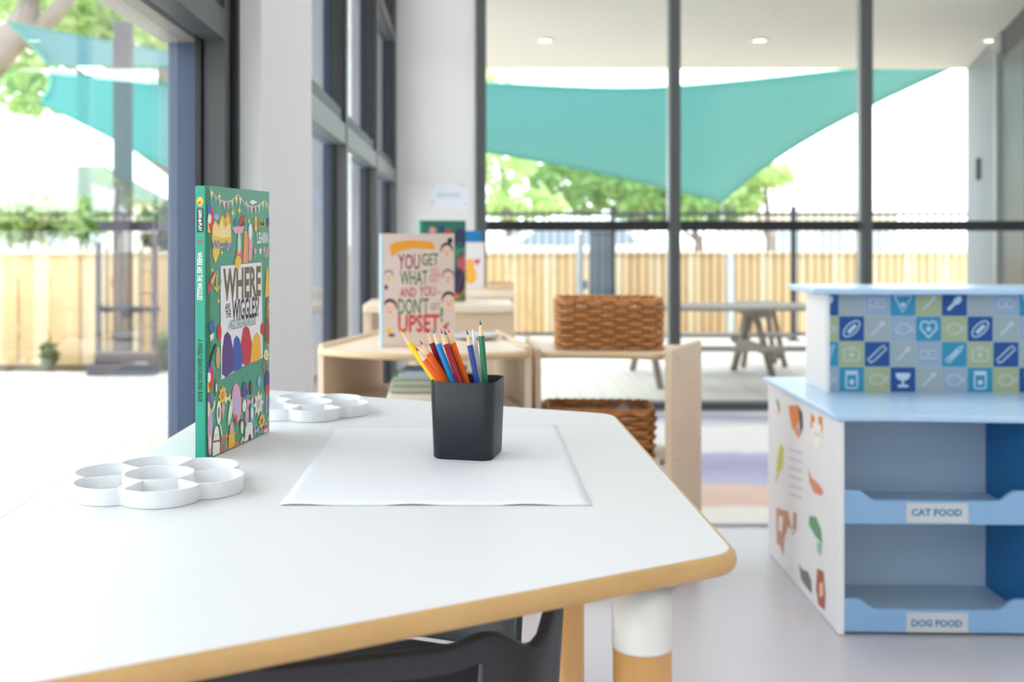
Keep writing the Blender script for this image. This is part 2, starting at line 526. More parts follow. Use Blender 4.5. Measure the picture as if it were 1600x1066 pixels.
paling_fence((-1.28, 8.62), (-1.28, 10.85), 0.80, 'short side run of pine palings joining the two fences')
paling_fence((-1.35, 11.0), (5.0, 11.0), 0.76, 'long pale pine paling fence behind the black pickets')
# posts between palings and pickets
PILL = mat('grey_render', (112, 126, 140), 0.6, 0.06)
c0, c1 = (922 - CX) / F * 10.4, (960 - CX) / F * 10.4
pt = thing('gate_pillar', 'square blue grey gate pillar rising behind the wicker basket', 'pillar', ((c0 + c1) / 2, 10.4, 0))
box('shaft', (c0, c1), (10.3, 10.52), (0, 0.96), PILL, pt, 0.006)
box('cap', (c0 - 0.012, c1 + 0.012), (10.288, 10.532), (0.9601, 0.985), PILL, pt, 0.006)
gp = thing('gate_post', 'slim silver gate post with a latch beside the grey pillar', 'post', ((905 - CX) / F * 10.3, 10.3, 0))
X = (906 - CX) / F * 10.3
SILV = mat('silver_paint', (196, 202, 210), 0.4)
box('shaft', (X - 0.03, X + 0.03), (10.27, 10.33), (0, 0.96), SILV, gp, 0.004)
box('latch', (X + 0.031, X + 0.07), (10.27, 10.31), (0.45, 0.53), PILL, gp, 0.004)
X = (1141 - CX) / F * 10.9
wp = thing('fence_post', 'white square post set against the pine palings behind the picnic table', 'post', (X, 10.9, 0))
box('shaft', (X - 0.037, X + 0.037), (10.86, 10.935), (0, 0.74), mat('white_post', (226, 234, 242), 0.5), wp, 0.004)
box('cap', (X - 0.045, X + 0.045), (10.852, 10.943), (0.7401, 0.755), mat('white_post', (226, 234, 242)), wp, 0.003)

# shade sails: stretched sheets with curved edges
def sail(name, label, corners, m, sag=0.10, n=14, top_sag=None):
    C = [Vector(c) for c in corners]
    ctr = sum(C, Vector()) / 4
    def edge(p, q, s, g=None):
        mid = p.lerp(q, s)
        return mid + (ctr - mid) * (sag if g is None else g) * 4 * s * (1 - s)
    v, f = [], []
    for j in range(n + 1):
        tj = j / n
        for i in range(n + 1):
            ti = i / n
            B = edge(C[0], C[1], ti); T = edge(C[3], C[2], ti, top_sag)
            L = edge(C[0], C[3], tj); R = edge(C[1], C[2], tj)
            bil = C[0] * (1 - ti) * (1 - tj) + C[1] * ti * (1 - tj) + C[2] * ti * tj + C[3] * (1 - ti) * tj
            v.append(tuple(B * (1 - tj) + T * tj + L * (1 - ti) + R * ti - bil))
    for j in range(n):
        for i in range(n):
            k = j * (n + 1) + i
            f.append((k, k + 1, k + n + 2, k + n + 1))
    t = thing(name, label, 'shade sail', tuple(ctr))
    o = mesh('canopy', v, f, m, t, True)
    md = o.modifiers.new('thickness', 'SOLIDIFY'); md.thickness = 0.012
    hem = [v[i] for i in range(n + 1)] + [v[(j + 1) * (n + 1) - 1] for j in range(1, n + 1)] + [v[n * (n + 1) + i] for i in range(n - 1, -1, -1)] + [v[j * (n + 1)] for j in range(n - 1, 0, -1)]
    tube('hem', hem, 0.02, mat('sail_hem', (38, 140, 128), 0.6), t, 6, closed=True)
    low = min(C, key=lambda q: q.z)
    tube('stay_cable', [tuple(low), (low.x, low.y + 0.4, -0.06)], 0.006, SILVC, t, 6)
    return t
SILVC = mat('steel_cable', (210, 214, 218), 0.4)
SAILM = mat('teal_sail', (110, 174, 178), 0.7, 0.04, 3, trans=0.6)
SAILD = mat('deep_teal_sail', (84, 168, 168), 0.7, 0.05, 3, trans=0.5)
sail('shade_sail', 'large teal shade sail stretched beyond the far glass wall', [at(560, 205, 15), at(1128, 316, 19), at(1530, 86, 13.5), at(560, 118, 13)], SAILM, 0.11, top_sag=0.36)
sail('shade_sail', 'lower deep teal shade sail seen through the near left window', [at(64, 160, 11.5), at(330, 298, 10.5), at(330, 134, 13), at(78, 112, 13)], SAILD, 0.05)
sail('shade_sail', 'upper dull teal shade sail with grey shaded end outside the left window', [at(75, 101, 14), at(330, 106, 12.5), at(330, 94, 14.5), at(12, 36, 14.5)], mat('dull_teal_sail', (92, 144, 152), 0.7, trans=0.4), 0.04)

# dark timber play frame beyond the near window
DK = mat('dark_timber', (92, 88, 100), 0.7, rgb2=(70, 68, 82), scale=4, stretch=(6, 6, 0.6))
yp = 7.9
px2x = lambda px, d: (px - CX) / F * d
fr_ = thing('play_structure', 'dark timber play frame with a tall sail post standing in front of the left fence', 'play structure', (px2x(192, yp), yp, 0))
box('post', (px2x(180, yp), px2x(205, yp)), (yp - 0.055, yp + 0.055), (-0.06, 2.45), DK, fr_, 0.008)
box('post', (px2x(150, yp), px2x(158, yp)), (yp - 0.02, yp + 0.02), (-0.06, 0.9), DK, fr_, 0.003)
box('post', (px2x(239, yp), px2x(245, yp)), (yp - 0.02, yp + 0.02), (-0.06, 1.02), DK, fr_, 0.003)
box('rail', (px2x(150, yp), px2x(262, yp)), (yp + 0.056, yp + 0.09), (0.975, 1.045), DK, fr_, 0.005)
box('rail', (px2x(146, yp), px2x(245, yp)), (yp + 0.056, yp + 0.09), (0.40, 0.44), DK, fr_, 0.005)
for i in range(5):
    X = px2x(160 + i * 18, yp)
    if not (178 < 160 + i * 18 < 207): box('slat', (X - 0.016, X + 0.016), (yp + 0.091, yp + 0.106), (0.02, 0.86), mat('pale_slat', (186, 172, 152), 0.7), fr_, 0.003)
for i, (z0, x0, x1) in enumerate(((0.0, 140, 244), (0.075, 148, 243))):
    t = box('sleeper', (px2x(x0, yp - 0.25), px2x(x1, yp - 0.25)), (yp - 0.32 + i * 0.05, yp - 0.14), (z0 - 0.004 if i else -0.06, z0 + 0.07), DK, None, 0.01)
    tag(t, ('long dark garden sleeper lying on the ground below the timber play frame', 'shorter dark garden sleeper stacked on top of the long one')[i], 'sleeper', 'garden sleepers')

# planting
def leaf_cloud(n, blobs, size, tilt=1.0):
    v, f = [], []
    tot = sum(b[3] * b[4] * b[5] for b in blobs)
    for (cx, cy, cz, rx, ry, rz) in blobs:
        for _ in range(max(1, int(n * rx * ry * rz / tot))):
            while True:
                p = Vector((random.uniform(-1, 1), random.uniform(-1, 1), random.uniform(-1, 1)))
                if 0.15 < p.length < 1: break
            c = Vector((cx + p.x * rx, cy + p.y * ry, cz + p.z * rz))
            d = Vector((random.gauss(0, 1), random.gauss(0, 1), random.gauss(0, 0.7) - 0.2)).normalized()
            e = d.cross(Vector((random.gauss(0, 1), random.gauss(0, 1), random.gauss(0, 1)))).normalized()
            s = size * random.uniform(0.6, 1.3)
            k = len(v)
            v += [tuple(c - d * s), tuple(c + e * s * 0.38), tuple(c + d * s), tuple(c - e * s * 0.38)]
            f.append((k, k + 1, k + 2, k + 3))
    return v, f
def leafm(name, c1, c2): return mat(name, c1, 0.55, rgb2=c2, scale=1.2, trans=0.5)
LEAF = [leafm('leaf_mid', (158, 196, 120), (96, 142, 82)), leafm('leaf_light', (204, 224, 156), (150, 188, 116)), leafm('leaf_dark', (116, 150, 100), (80, 112, 78))]
BARK = mat('bark', (150, 138, 132), 0.85, rgb2=(112, 100, 98), scale=6, bump=0.3)
def tree(label, base, h, blobs, n, size, k, trunk=0.12, cat='tree', name='leafy_tree'):
    t = thing(name, label, cat, base)
    bx, by, bz = base
    tops = sorted(blobs, key=lambda b: -b[3])
    path = [(bx, by, bz), (bx + 0.05, by, bz + h * 0.4), (tops[0][0], tops[0][1], tops[0][2])]
    tube('trunk', path, [trunk, trunk * 0.8, trunk * 0.3], BARK, t, 9)
    for b in tops[1:4]:
        tube('branch', [path[1], ((path[1][0] + b[0]) / 2, (path[1][1] + b[1]) / 2, (path[1][2] + b[2]) / 2 + 0.1), b[:3]], [trunk * 0.5, trunk * 0.35, trunk * 0.15], BARK, t, 7)
    v, f = leaf_cloud(n, blobs, size)
    o = mesh('foliage', v, f, LEAF[k], t)
    o['kind'] = 'stuff'
    return t
def blob(px, py, d, rpx, rpy=None):
    c = at(px, py, d)
    return (c.x, c.y, c.z, rpx / F * d, rpx / F * d, (rpy or rpx) / F * d)
tree('broad mid green tree seen below the large sail at centre', (at(930, 300, 24).x, 24, -0.06), 2, [blob(900, 285, 24, 70, 55), blob(985, 290, 24, 75, 50), blob(1060, 315, 24, 60, 35), blob(850, 265, 24, 40, 25)], 900, 0.22, 0)
tree('sparse light green tree nearest the white end wall', (at(790, 300, 20).x, 20, -0.06), 2, [blob(790, 260, 20, 50, 40), blob(800, 320, 20, 60, 30), blob(770, 125, 21, 35, 25), blob(850, 320, 20, 40, 25)], 380, 0.17, 1)
tree('dark green tree behind the sail\'s lowest corner', (at(1090, 300, 27).x, 27, -0.06), 2, [blob(1060, 300, 27, 60, 40), blob(1010, 330, 27, 60, 28), blob(1120, 325, 27, 50, 22)], 1000, 0.2, 2)
tree('light green tree top to the right of the sail corner', (at(1200, 300, 24).x, 24, -0.06), 2, [blob(1195, 275, 24, 48, 22), blob(1165, 310, 24, 30, 22)], 420, 0.18, 1)
tree('tall pale green tree above the sails outside the left window', (at(330, 300, 19).x, 19, -0.06), 4, [blob(130, 15, 19, 80, 60), blob(230, 60, 19, 60, 40), blob(50, 130, 19, 55, 60), blob(20, 30, 19, 50, 50)], 1300, 0.18, 1, 0.3)
tree('tall mid green tree with a stout trunk behind the upper sail', (at(320, 300, 23).x, 23, -0.06), 4.5, [blob(170, 10, 23, 90, 60), blob(90, 10, 23, 60, 50), blob(255, 90, 23, 50, 60)], 1200, 0.2, 0, 0.32)
def shrub(label, px, d, rx, z, hgt, n, size, k, group=None):
    X = px2x(px, d)
    t = thing('garden_shrub', label, 'shrub', (X, d, -0.06), group)
    for j in range(5):
        a_ = j * 1.3
        tube('stem', [(X, d, -0.06), (X + 0.3 * rx * math.cos(a_), d + 0.3 * rx * math.sin(a_), z * 0.6), (X + 0.7 * rx * math.cos(a_), d + 0.7 * rx * math.sin(a_), z)], [0.014, 0.011, 0.006], BARK, t, 6)
    v, f = leaf_cloud(n, [(X, d, z, rx, rx * 0.7, hgt)], size)
    o = mesh('foliage', v, f, LEAF[k], t); o['kind'] = 'stuff'
shrub('bright big leaved shrub over the left end of the fence', 40, 9.4, 0.45, 1.12, 0.20, 420, 0.14, 1)
shrub('bright green shrub topping the fence left of the timber play frame', 122, 10.5, 0.30, 1.10, 0.16, 260, 0.12, 0)
shrub('dark shrub behind the fence right of the timber play frame', 262, 9.6, 0.25, 1.02, 0.22, 240, 0.10, 2)
shrub('small grassy tuft at the fence foot beside the window jamb', 258, 8.2, 0.10, 0.10, 0.14, 120, 0.06, 0)
shrub('tiny low plant at the foot of the left fence', 78, 8.2, 0.07, 0.07, 0.09, 80, 0.05, 2)
tg = thing('tree_trunk', 'pale grey smooth tree trunk leaning outside the left window', 'tree', (px2x(-190, 16), 16, -0.06))
tube('trunk', [(px2x(-190, 16), 16, -0.06), tuple(at(-60, 150, 16)), tuple(at(40, 35, 16)), tuple(at(75, -120, 16))], [0.3, 0.26, 0.22, 0.18], BARK, tg, 12)
tube('branch', [tuple(at(40, 70, 16)), tuple(at(85, 20, 16)), tuple(at(140, -40, 16))], [0.14, 0.12, 0.08], BARK, tg, 9)

# neighbouring houses and a parked car
def house(label, px0, px1, d, y_ridge, y_eave, wallc, roofc, win=True):
    X0, X1 = px2x(px0, d), px2x(px1, d)
    zr, ze = H - (y_ridge - CY) / F * d, H - (y_eave - CY) / F * d
    t = thing('house', label, 'house', ((X0 + X1) / 2, d, -0.06))
    box('walls', (X0 + 0.3, X1 - 0.3), (d, d + 5), (-0.06, ze), wallc, t)
    v = [(X0, d - 0.4, ze), (X1, d - 0.4, ze), (X1, d + 5.4, ze), (X0, d + 5.4, ze), (X0 + 1.2, d + 2.5, zr), (X1 - 1.2, d + 2.5, zr)]
    fix_normals(mesh('roof', v, [(0, 1, 5, 4), (1, 2, 5), (2, 3, 4, 5), (3, 0, 4), (3, 2, 1, 0)], roofc, t))
    if win:
        n = 3
        for i in range(n):
            xa = X0 + 0.7 + (X1 - X0 - 1.6) * i / (n - 1) * 0.85
            wn = box('window', (xa, xa + 0.8), (d - 0.03, d + 0.02), (ze - 1.1, ze - 0.2), PLASTIC_W, t)
            box('window_pane', (xa + 0.06, xa + 0.74), (d - 0.04, d - 0.031), (ze - 1.04, ze - 0.26), mat('far_pane', (176, 196, 206), 0.2), wn)
RP = mat('pale_roof', (112, 130, 114), 0.7, 0.06, 2)
WH = mat('pale_house', (236, 236, 234), 0.8, 0.03)
house('pale house with green grey roof beyond the left fence', -60, 190, 26, 248, 312, WH, RP)
house('white house with pale roof on the right beyond the fence', 1165, 1420, 30, 285, 335, WH, mat('white_roof', (238, 236, 234), 0.7))
CARW = mat('white_car_paint', (240, 241, 243), 0.25, 0.01, coat=0.6)
cd = 14.0
X0 = px2x(735, cd)
cr = thing('parked_car', 'white car parked beyond the fence near the end wall', 'car', (X0 + 0.9, cd, -0.06))
prof = [(-1.2, 0.12), (-1.25, 0.55), (-1.1, 0.72), (-0.55, 0.80), (-0.1, 1.10), (0.35, 1.17), (0.95, 1.12), (1.35, 0.86), (1.6, 0.78), (1.65, 0.3), (1.55, 0.12)]
cv = [(X0 + 0.9 + p, cd - 0.75, z) for p, z in prof] + [(X0 + 0.9 + p, cd + 0.75, z) for p, z in prof]
n = len(prof)
o = fix_normals(mesh('body', cv, [tuple(range(n)), tuple(range(n, 2 * n))[::-1]] + [(i, (i + 1) % n, n + (i + 1) % n, n + i) for i in range(n)], CARW, cr))
bmd = o.modifiers.new('bevel', 'BEVEL'); bmd.width = 0.06; bmd.segments = 3
gl = mat('car_glass', (150, 168, 190), 0.1)
for nm, pts in (('side_window', [(-0.38, 0.82), (-0.06, 1.04), (0.33, 1.10), (0.33, 0.82)]), ('side_window', [(0.40, 0.82), (0.40, 1.10), (0.86, 1.06), (1.1, 0.84)])):
    mesh(nm, [(X0 + 0.9 + p, cd - 0.757, z) for p, z in pts], [tuple(range(len(pts)))], gl, cr)
for wx in (-0.8, 1.05):
    wv = ring((X0 + 0.9 + wx, cd - 0.78, 0.2), (0, 1, 0), 0.26, 20) + ring((X0 + 0.9 + wx, cd - 0.6, 0.2), (0, 1, 0), 0.26, 20)
    fix_normals(mesh('wheel', [tuple(q) for q in wv], [tuple(range(20)), tuple(range(20, 40))[::-1]] + [(i, (i + 1) % 20, 20 + (i + 1) % 20, 20 + i) for i in range(20)], BLACK, cr))

# children's picnic table on the deck
PT = mat('grey_timber', (168, 160, 152), 0.7, rgb2=(140, 130, 122), scale=4, stretch=(0.6, 6, 6))
PTL = mat('brown_timber', (150, 130, 116), 0.7, rgb2=(116, 100, 92), scale=5, stretch=(5, 5, 1))
pc = thing('picnic_table', 'low weathered timber picnic table with attached benches on the deck', 'table', (1.95, 7.4, 0))
zt = 0.465
for i in range(5): box('top_board', (1.12, 2.32), (7.13 + i * 0.112, 7.13 + i * 0.112 + 0.104), (zt, zt + 0.022), PT, pc, 0.003)
for i in range(2):
    box('bench_board', (1.12, 2.32), (6.84 + i * 0.1, 6.93 + i * 0.1), (0.236, 0.256), PT, pc, 0.003)
    box('bench_board', (1.12, 2.32), (7.78 + i * 0.1, 7.87 + i * 0.1), (0.236, 0.256), PT, pc, 0.003)
for X in (1.22, 1.93):
    tube('leg', [(X, 6.92, 0), (X - 0.05, 7.24, zt)], 0.024, PTL, pc, 8)
    tube('leg', [(X - 0.03, 7.88, 0), (X + 0.02, 7.56, zt)], 0.024, PTL, pc, 8)
    box('bench_bearer', (X - 0.03, X + 0.02), (6.84, 7.97), (0.192, 0.2355), PTL, pc)
    box('top_bearer', (X - 0.06, X + 0.04), (7.14, 7.68), (zt - 0.045, zt - 0.0005), PTL, pc)
st = thing('timber_stool', 'small timber stool with splayed legs standing beside the picnic table', 'stool', (2.16, 7.75, 0))
box('seat', (2.03, 2.29), (8.05, 8.3), (0.44, 0.463), PTL, st, 0.004)
for sx in (-1, 1):
    for sy in (-1, 1):
        tube('leg', [(2.16 + sx * 0.15, 8.175 + sy * 0.13, 0), (2.16 + sx * 0.07, 8.175 + sy * 0.08, 0.44)], 0.02, PTL, st, 8)
st.location = (2.16, 8.175, 0)
for c in st.children: c.location = (0, 7.75 - 8.175, 0)

# ------------------------------------------------------------------ rug
def rug_mat():
    m = bpy.data.materials.new('rug_weave'); m.use_nodes = True
    nt = m.node_tree; b = nt.nodes['Principled BSDF']
    tc = nt.nodes.new('ShaderNodeTexCoord'); sp = nt.nodes.new('ShaderNodeSeparateXYZ')
    nz = nt.nodes.new('ShaderNodeTexNoise'); nz.inputs['Scale'].default_value = 1.6; nz.inputs['Detail'].default_value = 3
    ad = nt.nodes.new('ShaderNodeMath'); ad.operation = 'MULTIPLY_ADD'; ad.inputs[1].default_value = 0.55
    nt.links.new(tc.outputs['Object'], sp.inputs[0]); nt.links.new(tc.outputs['Object'], nz.inputs['Vector'])
    nt.links.new(nz.outputs['Fac'], ad.inputs[0]); nt.links.new(sp.outputs['Y'], ad.inputs[2])
    mr = nt.nodes.new('ShaderNodeMapRange'); mr.inputs[1].default_value = -0.93; mr.inputs[2].default_value = 1.47
    nt.links.new(ad.outputs[0], mr.inputs[0])
    cr = nt.nodes.new('ShaderNodeValToRGB'); e = cr.color_ramp
    stops = [(0.0, (240, 237, 234)), (0.125, (240, 236, 232)), (0.145, (226, 196, 182)), (0.265, (232, 206, 194)), (0.285, (196, 196, 224)), (0.40, (168, 168, 208)), (0.52, (186, 186, 216)), (0.56, (238, 236, 236)), (0.8, (242, 240, 240)), (0.92, (150, 146, 178)), (1.0, (236, 234, 236))]
    while len(e.elements) < len(stops): e.elements.new(0.5)
    for el, (p, c) in zip(e.elements, stops): el.position = p; el.color = (*[lin(q) for q in c], 1)
    nt.links.new(mr.outputs[0], cr.inputs[0])
    n2 = nt.nodes.new('ShaderNodeTexNoise'); n2.inputs['Scale'].default_value = 30
    mp = nt.nodes.new('ShaderNodeMapping'); mp.inputs['Scale'].default_value = (0.4, 3, 1)
    nt.links.new(tc.outputs['Object'], mp.inputs[0]); nt.links.new(mp.outputs[0], n2.inputs['Vector'])
    mx_ = nt.nodes.new('ShaderNodeMix'); mx_.data_type = 'RGBA'; mx_.blend_type = 'MULTIPLY'
    mx_.inputs[0].default_value = 0.2
    nt.links.new(cr.outputs[0], mx_.inputs[6]); nt.links.new(n2.outputs['Fac'], mx_.inputs[7])
    nt.links.new(mx_.outputs[2], b.inputs['Base Color'])
    b.inputs['Roughness'].default_value = 0.9
    bp = nt.nodes.new('ShaderNodeBump'); bp.inputs['Strength'].default_value = 0.3
    nt.links.new(n2.outputs['Fac'], bp.inputs['Height']); nt.links.new(bp.outputs[0], b.inputs['Normal'])
    return m
rg = thing('area_rug', 'cream woven rug with wavy lavender and peach bands before the glass wall', 'rug', (1.6, 4.78, 0))
o = box('pile', (0.58, 2.9), (3.68, 5.88), (0.0, 0.010), rug_mat(), rg, 0.004)
box('binding', (0.57, 2.91), (3.668, 3.6795), (0.0, 0.009), mat('rug_binding', (214, 210, 212), 0.9), rg)

# ------------------------------------------------------------------ white trapezoid table
TZ = H - 0.2576
TB = TZ - 0.018
A_, B_, C_, D_ = Vector((-0.402, 0.555)), Vector((0.219, 0.907)), Vector((0.212, 1.60)), Vector((-0.352, 1.86))
def rounded(poly, r, n=8):
    out = []
    L = len(poly)
    for i in range(L):
        p, a, b = poly[i], poly[i - 1], poly[(i + 1) % L]
        u, w_ = (a - p).normalized(), (b - p).normalized()
        ang = math.acos(max(-1, min(1, u.dot(w_))))
        t = r / math.tan(ang / 2)
        c = p + (u + w_).normalized() * (r / math.sin(ang / 2))
        s, e = p + u * t, p + w_ * t
        a0 = math.atan2(s.y - c.y, s.x - c.x); a1 = math.atan2(e.y - c.y, e.x - c.x)
        d = (a1 - a0 + math.pi) % (2 * math.pi) - math.pi
        out += [(c.x + r * math.cos(a0 + d * k / n), c.y + r * math.sin(a0 + d * k / n)) for k in range(n + 1)]
    return out
outline = rounded([A_, B_, C_, D_], 0.035)
tb = thing('craft_table', 'white topped trapezoid craft table with beech edge in the foreground', 'table', (-0.08, 1.2, 0))
prism('tabletop', outline, TZ - 0.004, TZ, LAM, tb, 0.0008)
cen = Vector((sum(p[0] for p in outline) / len(outline), sum(p[1] for p in outline) / len(outline)))
n = len(outline)
def offs(poly, d):
    out = []
    L = len(poly)
    for i in range(L):
        a, b = Vector(poly[i - 1]), Vector(poly[(i + 1) % L])
        t = (b - a).normalized(); nn = Vector((t.y, -t.x))
        out.append((poly[i][0] + nn.x * d, poly[i][1] + nn.y * d))
    return out
prof = [(0.0, TZ - 0.0006), (0.0032, TZ - 0.0013), (0.0056, TZ - 0.0042), (0.0066, TZ - 0.009), (0.0056, TZ - 0.0138), (0.0032, TZ - 0.0168), (0.0, TB), (-0.02, TB)]
v, f = [], []
for dd, z in prof: v += [(p[0], p[1], z) for p in offs(outline, dd)]
for k in range(len(prof) - 1): f += [(k * n + i, k * n + (i + 1) % n, (k + 1) * n + (i + 1) % n, (k + 1) * n + i) for i in range(n)]
mesh('edge_band', v, f, BAND, tb, True)
prism('underside', offs(outline, -0.0005), TB, TZ - 0.0041, BIRCH, tb)
for lx, ly in ((0.1445, 0.905), (0.141, 1.525), (-0.325, 0.68), (-0.305, 1.74)):
    lg = lathe('leg', [(0.0222, 0), (0.0236, 0.004), (0.0236, 0.60 if ly > 1.0 else 0.626)], (lx, ly, 0), LEGW, tb, 40)
    if ly < 1.0:
        lathe('sleeve', [(0.0242, 0.0), (0.0244, 0.002), (0.0244, TB - 0.627)], (lx, ly, 0.6265), SLEEVE, lg, 40)
    else:
        lathe('upper_leg', [(0.0236, 0.0), (0.0236, TB - 0.6005)], (lx, ly, 0.600), LEGW, lg, 40)

# paper sheet
FL, FR_, BR, BL = [on_z(px, py, TZ + 0.0004) for px, py in ((437, 790), (925, 790), (869, 664), (525, 671))]
NX, NY = 30, 20
v, f = [], []
for j in range(NY + 1):
    for i in range(NX + 1):
        s, t = i / NX, j / NY
        p = FL.lerp(FR_, s).lerp(BL.lerp(BR, s), t)
        lift = 0.0014 * max(0, 1 - t * 14) * max(0, math.sin(s * 17 + 0.6)) + 0.002 * max(0, s - 0.9) * max(0, 1 - t * 6)
        v.append((p.x, p.y, TZ + 0.0004 + lift))
for j in range(NY):
    for i in range(NX):
        k = j * (NX + 1) + i
        f.append((k, k + 1, k + NX + 2, k + NX + 1))
ps = mesh('drawing_paper', v, f, PAPER, None, True)
md = ps.modifiers.new('thickness', 'SOLIDIFY'); md.thickness = 0.00025; md.offset = 1
tag(ps, 'large blank sheet of white drawing paper under the pencil cup', 'paper')

# flower shaped paint palettes
def palette(label, cx, cy, R, rot):
    hgt, t, rc, fl = 0.0165, 0.0011, 0.0345 * R / 0.09, 0.003
    nP = 6
    pr = 0.0405 * R / 0.09; pc_ = R - pr
    th = []
    for k in range(nP):
        a0 = 2 * math.pi * k / nP
        a1 = 2 * math.pi * (k + 1) / nP
        th.append(('w', a0, 0)); th.append(('w', a0, 1))
        m_ = 10
        for j in range(m_ + 1):
            th.append(('p', a0 + (a1 - a0) * j / m_, 2 if j == 0 else (3 if j == m_ else 4)))
        th.append(('w', a1, -1))
    def Rth(a):
        x = (a % (2 * math.pi / nP)) - math.pi / nP
        s = pc_ * math.sin(x)
        return pc_ * math.cos(x) + math.sqrt(max(0, pr * pr - s * s))
    def ang(e, r):
        kind, a, c = e
        dl = t / max(r, 0.01)
        if kind == 'w': return a + dl * c
        if c == 2: return a + dl * 1.6
        if c == 3: return a - dl * 1.6
        return a
    v, f = [], []
    rings = [('c', 0.0), ('c', 0.5), ('c', 0.92), ('ci', -t * 1.3), ('ct', -t), ('ct', t), ('o', t * 1.6), ('o', 0.25), ('o', 0.6), ('oi', -t * 3.4), ('ot', -t * 2.4), ('ot', 0.0), ('side', -0.002), ('bot', 0.0)]
    M = len(th)
    for kind, q in rings:
        for e in th:
            a_mid = e[1]
            if kind == 'c': r, z = rc * q, fl
            elif kind == 'ci': r, z = rc + q, fl + 0.001
            elif kind == 'ct': r, z = rc + q, hgt
            else:
                a_ = ang(e, rc)
                Ro = Rth(a_mid)
                wall = e[0] == 'w'
                if kind == 'o':
                    r = rc + q if q < 0.01 else rc + (Ro - rc) * q
                    z = hgt - 0.0008 if wall else fl + (0.004 if q < 0.01 else 0)
                elif kind == 'oi': r, z = Ro + q, (hgt - 0.0008 if wall else fl + 0.002)
                elif kind == 'ot': r, z = Ro + q, hgt
                elif kind == 'side': r, z = Ro + q, 0.0005
                else: r, z = 0.0, 0.0005
            a = ang(e, max(r, rc * 0.9)) if kind not in ('c',) else e[1]
            v.append((cx + r * math.cos(a + rot), cy + r * math.sin(a + rot), TZ + z))
    for i in range(len(rings) - 1):
        for k in range(M):
            f.append((i * M + k, i * M + (k + 1) % M, (i + 1) * M + (k + 1) % M, (i + 1) * M + k))
    o = mesh('paint_palette', v, f, PLASTIC_W, None)
    bm = bmesh.new(); bm.from_mesh(o.data)
    bmesh.ops.remove_doubles(bm, verts=bm.verts, dist=0.00002)
    bmesh.ops.recalc_face_normals(bm, faces=bm.faces)
    bm.to_mesh(o.data); bm.free()
    o.data.polygons.foreach_set('use_smooth', [True] * len(o.data.polygons))
    md = o.modifiers.new('edges', 'EDGE_SPLIT'); md.split_angle = math.radians(35)
    tag(o, label, 'palette', 'flower shaped paint palettes')
p = on_z(248, 764, TZ)
palette('white flower shaped paint palette lying in front of the green book', p.x, p.y, 0.0895, 0.30)
p = on_z(482, 645, TZ)
palette('white flower shaped paint palette lying behind the green book', p.x, p.y, 0.0895, 0.30)

# pencil cup
cupc = Vector((0.0055, 1.302))
def rsq(hw, r, z, rot, n=6):
    pts = rounded([Vector((-hw, -hw)), Vector((hw, -hw)), Vector((hw, hw)), Vector((-hw, hw))], r, n)
    c, s = math.cos(rot), math.sin(rot)
    return [(cupc.x + x * c - y * s, cupc.y + x * s + y * c, z) for x, y in pts]
CH = 0.0885
cp = thing('pencil_cup', 'dark charcoal square pencil cup with rounded corners on the paper', 'cup', (cupc.x, cupc.y, TZ + 0.0008))
rot = math.radians(-13)
z0 = TZ + 0.0008
lay = [rsq(0.0335, 0.012, z0, rot), rsq(0.0350, 0.0125, z0 + 0.002, rot), rsq(0.0382, 0.0135, z0 + CH - 0.001, rot), rsq(0.0376, 0.013, z0 + CH, rot), rsq(0.0366, 0.0125, z0 + CH - 0.0008, rot), rsq(0.0338, 0.0115, z0 + 0.004, rot)]
n = len(lay[0]); v = [q for l in lay for q in l]
f = [(k * n + i, k * n + (i + 1) % n, (k + 1) * n + (i + 1) % n, (k + 1) * n + i) for k in range(len(lay) - 1) for i in range(n)]
f += [tuple(range(n))[::-1], tuple(range((len(lay) - 1) * n, len(lay) * n))]
o = fix_normals(mesh('body', v, f, CUPM, cp, True))
md = o.modifiers.new('edges', 'EDGE_SPLIT'); md.split_angle = math.radians(40)

# pencils (tip pixel, pixel where it crosses the rim, depth at tip and rim)
RAWW = mat('raw_pencil_wood', (232, 200, 164), 0.6, 0.1, 60)
pens = [('yellow', (246, 208, 20), (625, 515), (683, 600), 1.290, 1.296, 'yellow coloured pencil leaning farthest left in the cup', (246, 200, 20)),
        ('deep orange', (232, 86, 28), (648, 541), (691, 600), 1.272, 1.279, 'short red orange pencil leaning left next to the yellow one', (196, 40, 30)),
        ('orange', (244, 108, 24), (655, 531), (705, 600), 1.286, 1.296, 'orange pencil with a red tip leaning left below the maroon ones', (206, 44, 50)),
        ('maroon', (140, 22, 44), (666, 512), (699, 600), 1.30, 1.298, 'maroon pencil on the left just beside the bright blue one', (150, 30, 56)),
        ('sky blue', (24, 140, 214), (675, 513), (709, 600), 1.29, 1.290, 'bright sky blue pencil between two maroon ones', (40, 140, 210)),
        ('crimson', (152, 24, 46), (688, 513), (719, 600), 1.285, 1.286, 'maroon pencil between the bright blue and the black one', (170, 50, 90)),
        ('black', (36, 32, 34), (694, 515), (722, 600), 1.305, 1.305, 'black pencil half hidden between the maroon and the orange one', (60, 50, 60)),
        ('bright orange', (250, 104, 20), (699, 512), (738, 600), 1.30, 1.296, 'bright orange pencil leaning left in the middle of the cup', (226, 90, 50)),
        ('navy', (28, 62, 146), (729, 514), (747, 600), 1.29, 1.288, 'navy blue pencil standing left of the white one', (40, 60, 130)),
        ('white', (236, 236, 238), (738, 512), (756, 600), 1.30, 1.300, 'white pencil standing between the navy and the green one', (240, 238, 234)),
        ('green', (14, 112, 78), (750, 499), (764, 600), 1.29, 1.292, 'tall dark green pencil standing farthest right in the cup', (30, 80, 84))]
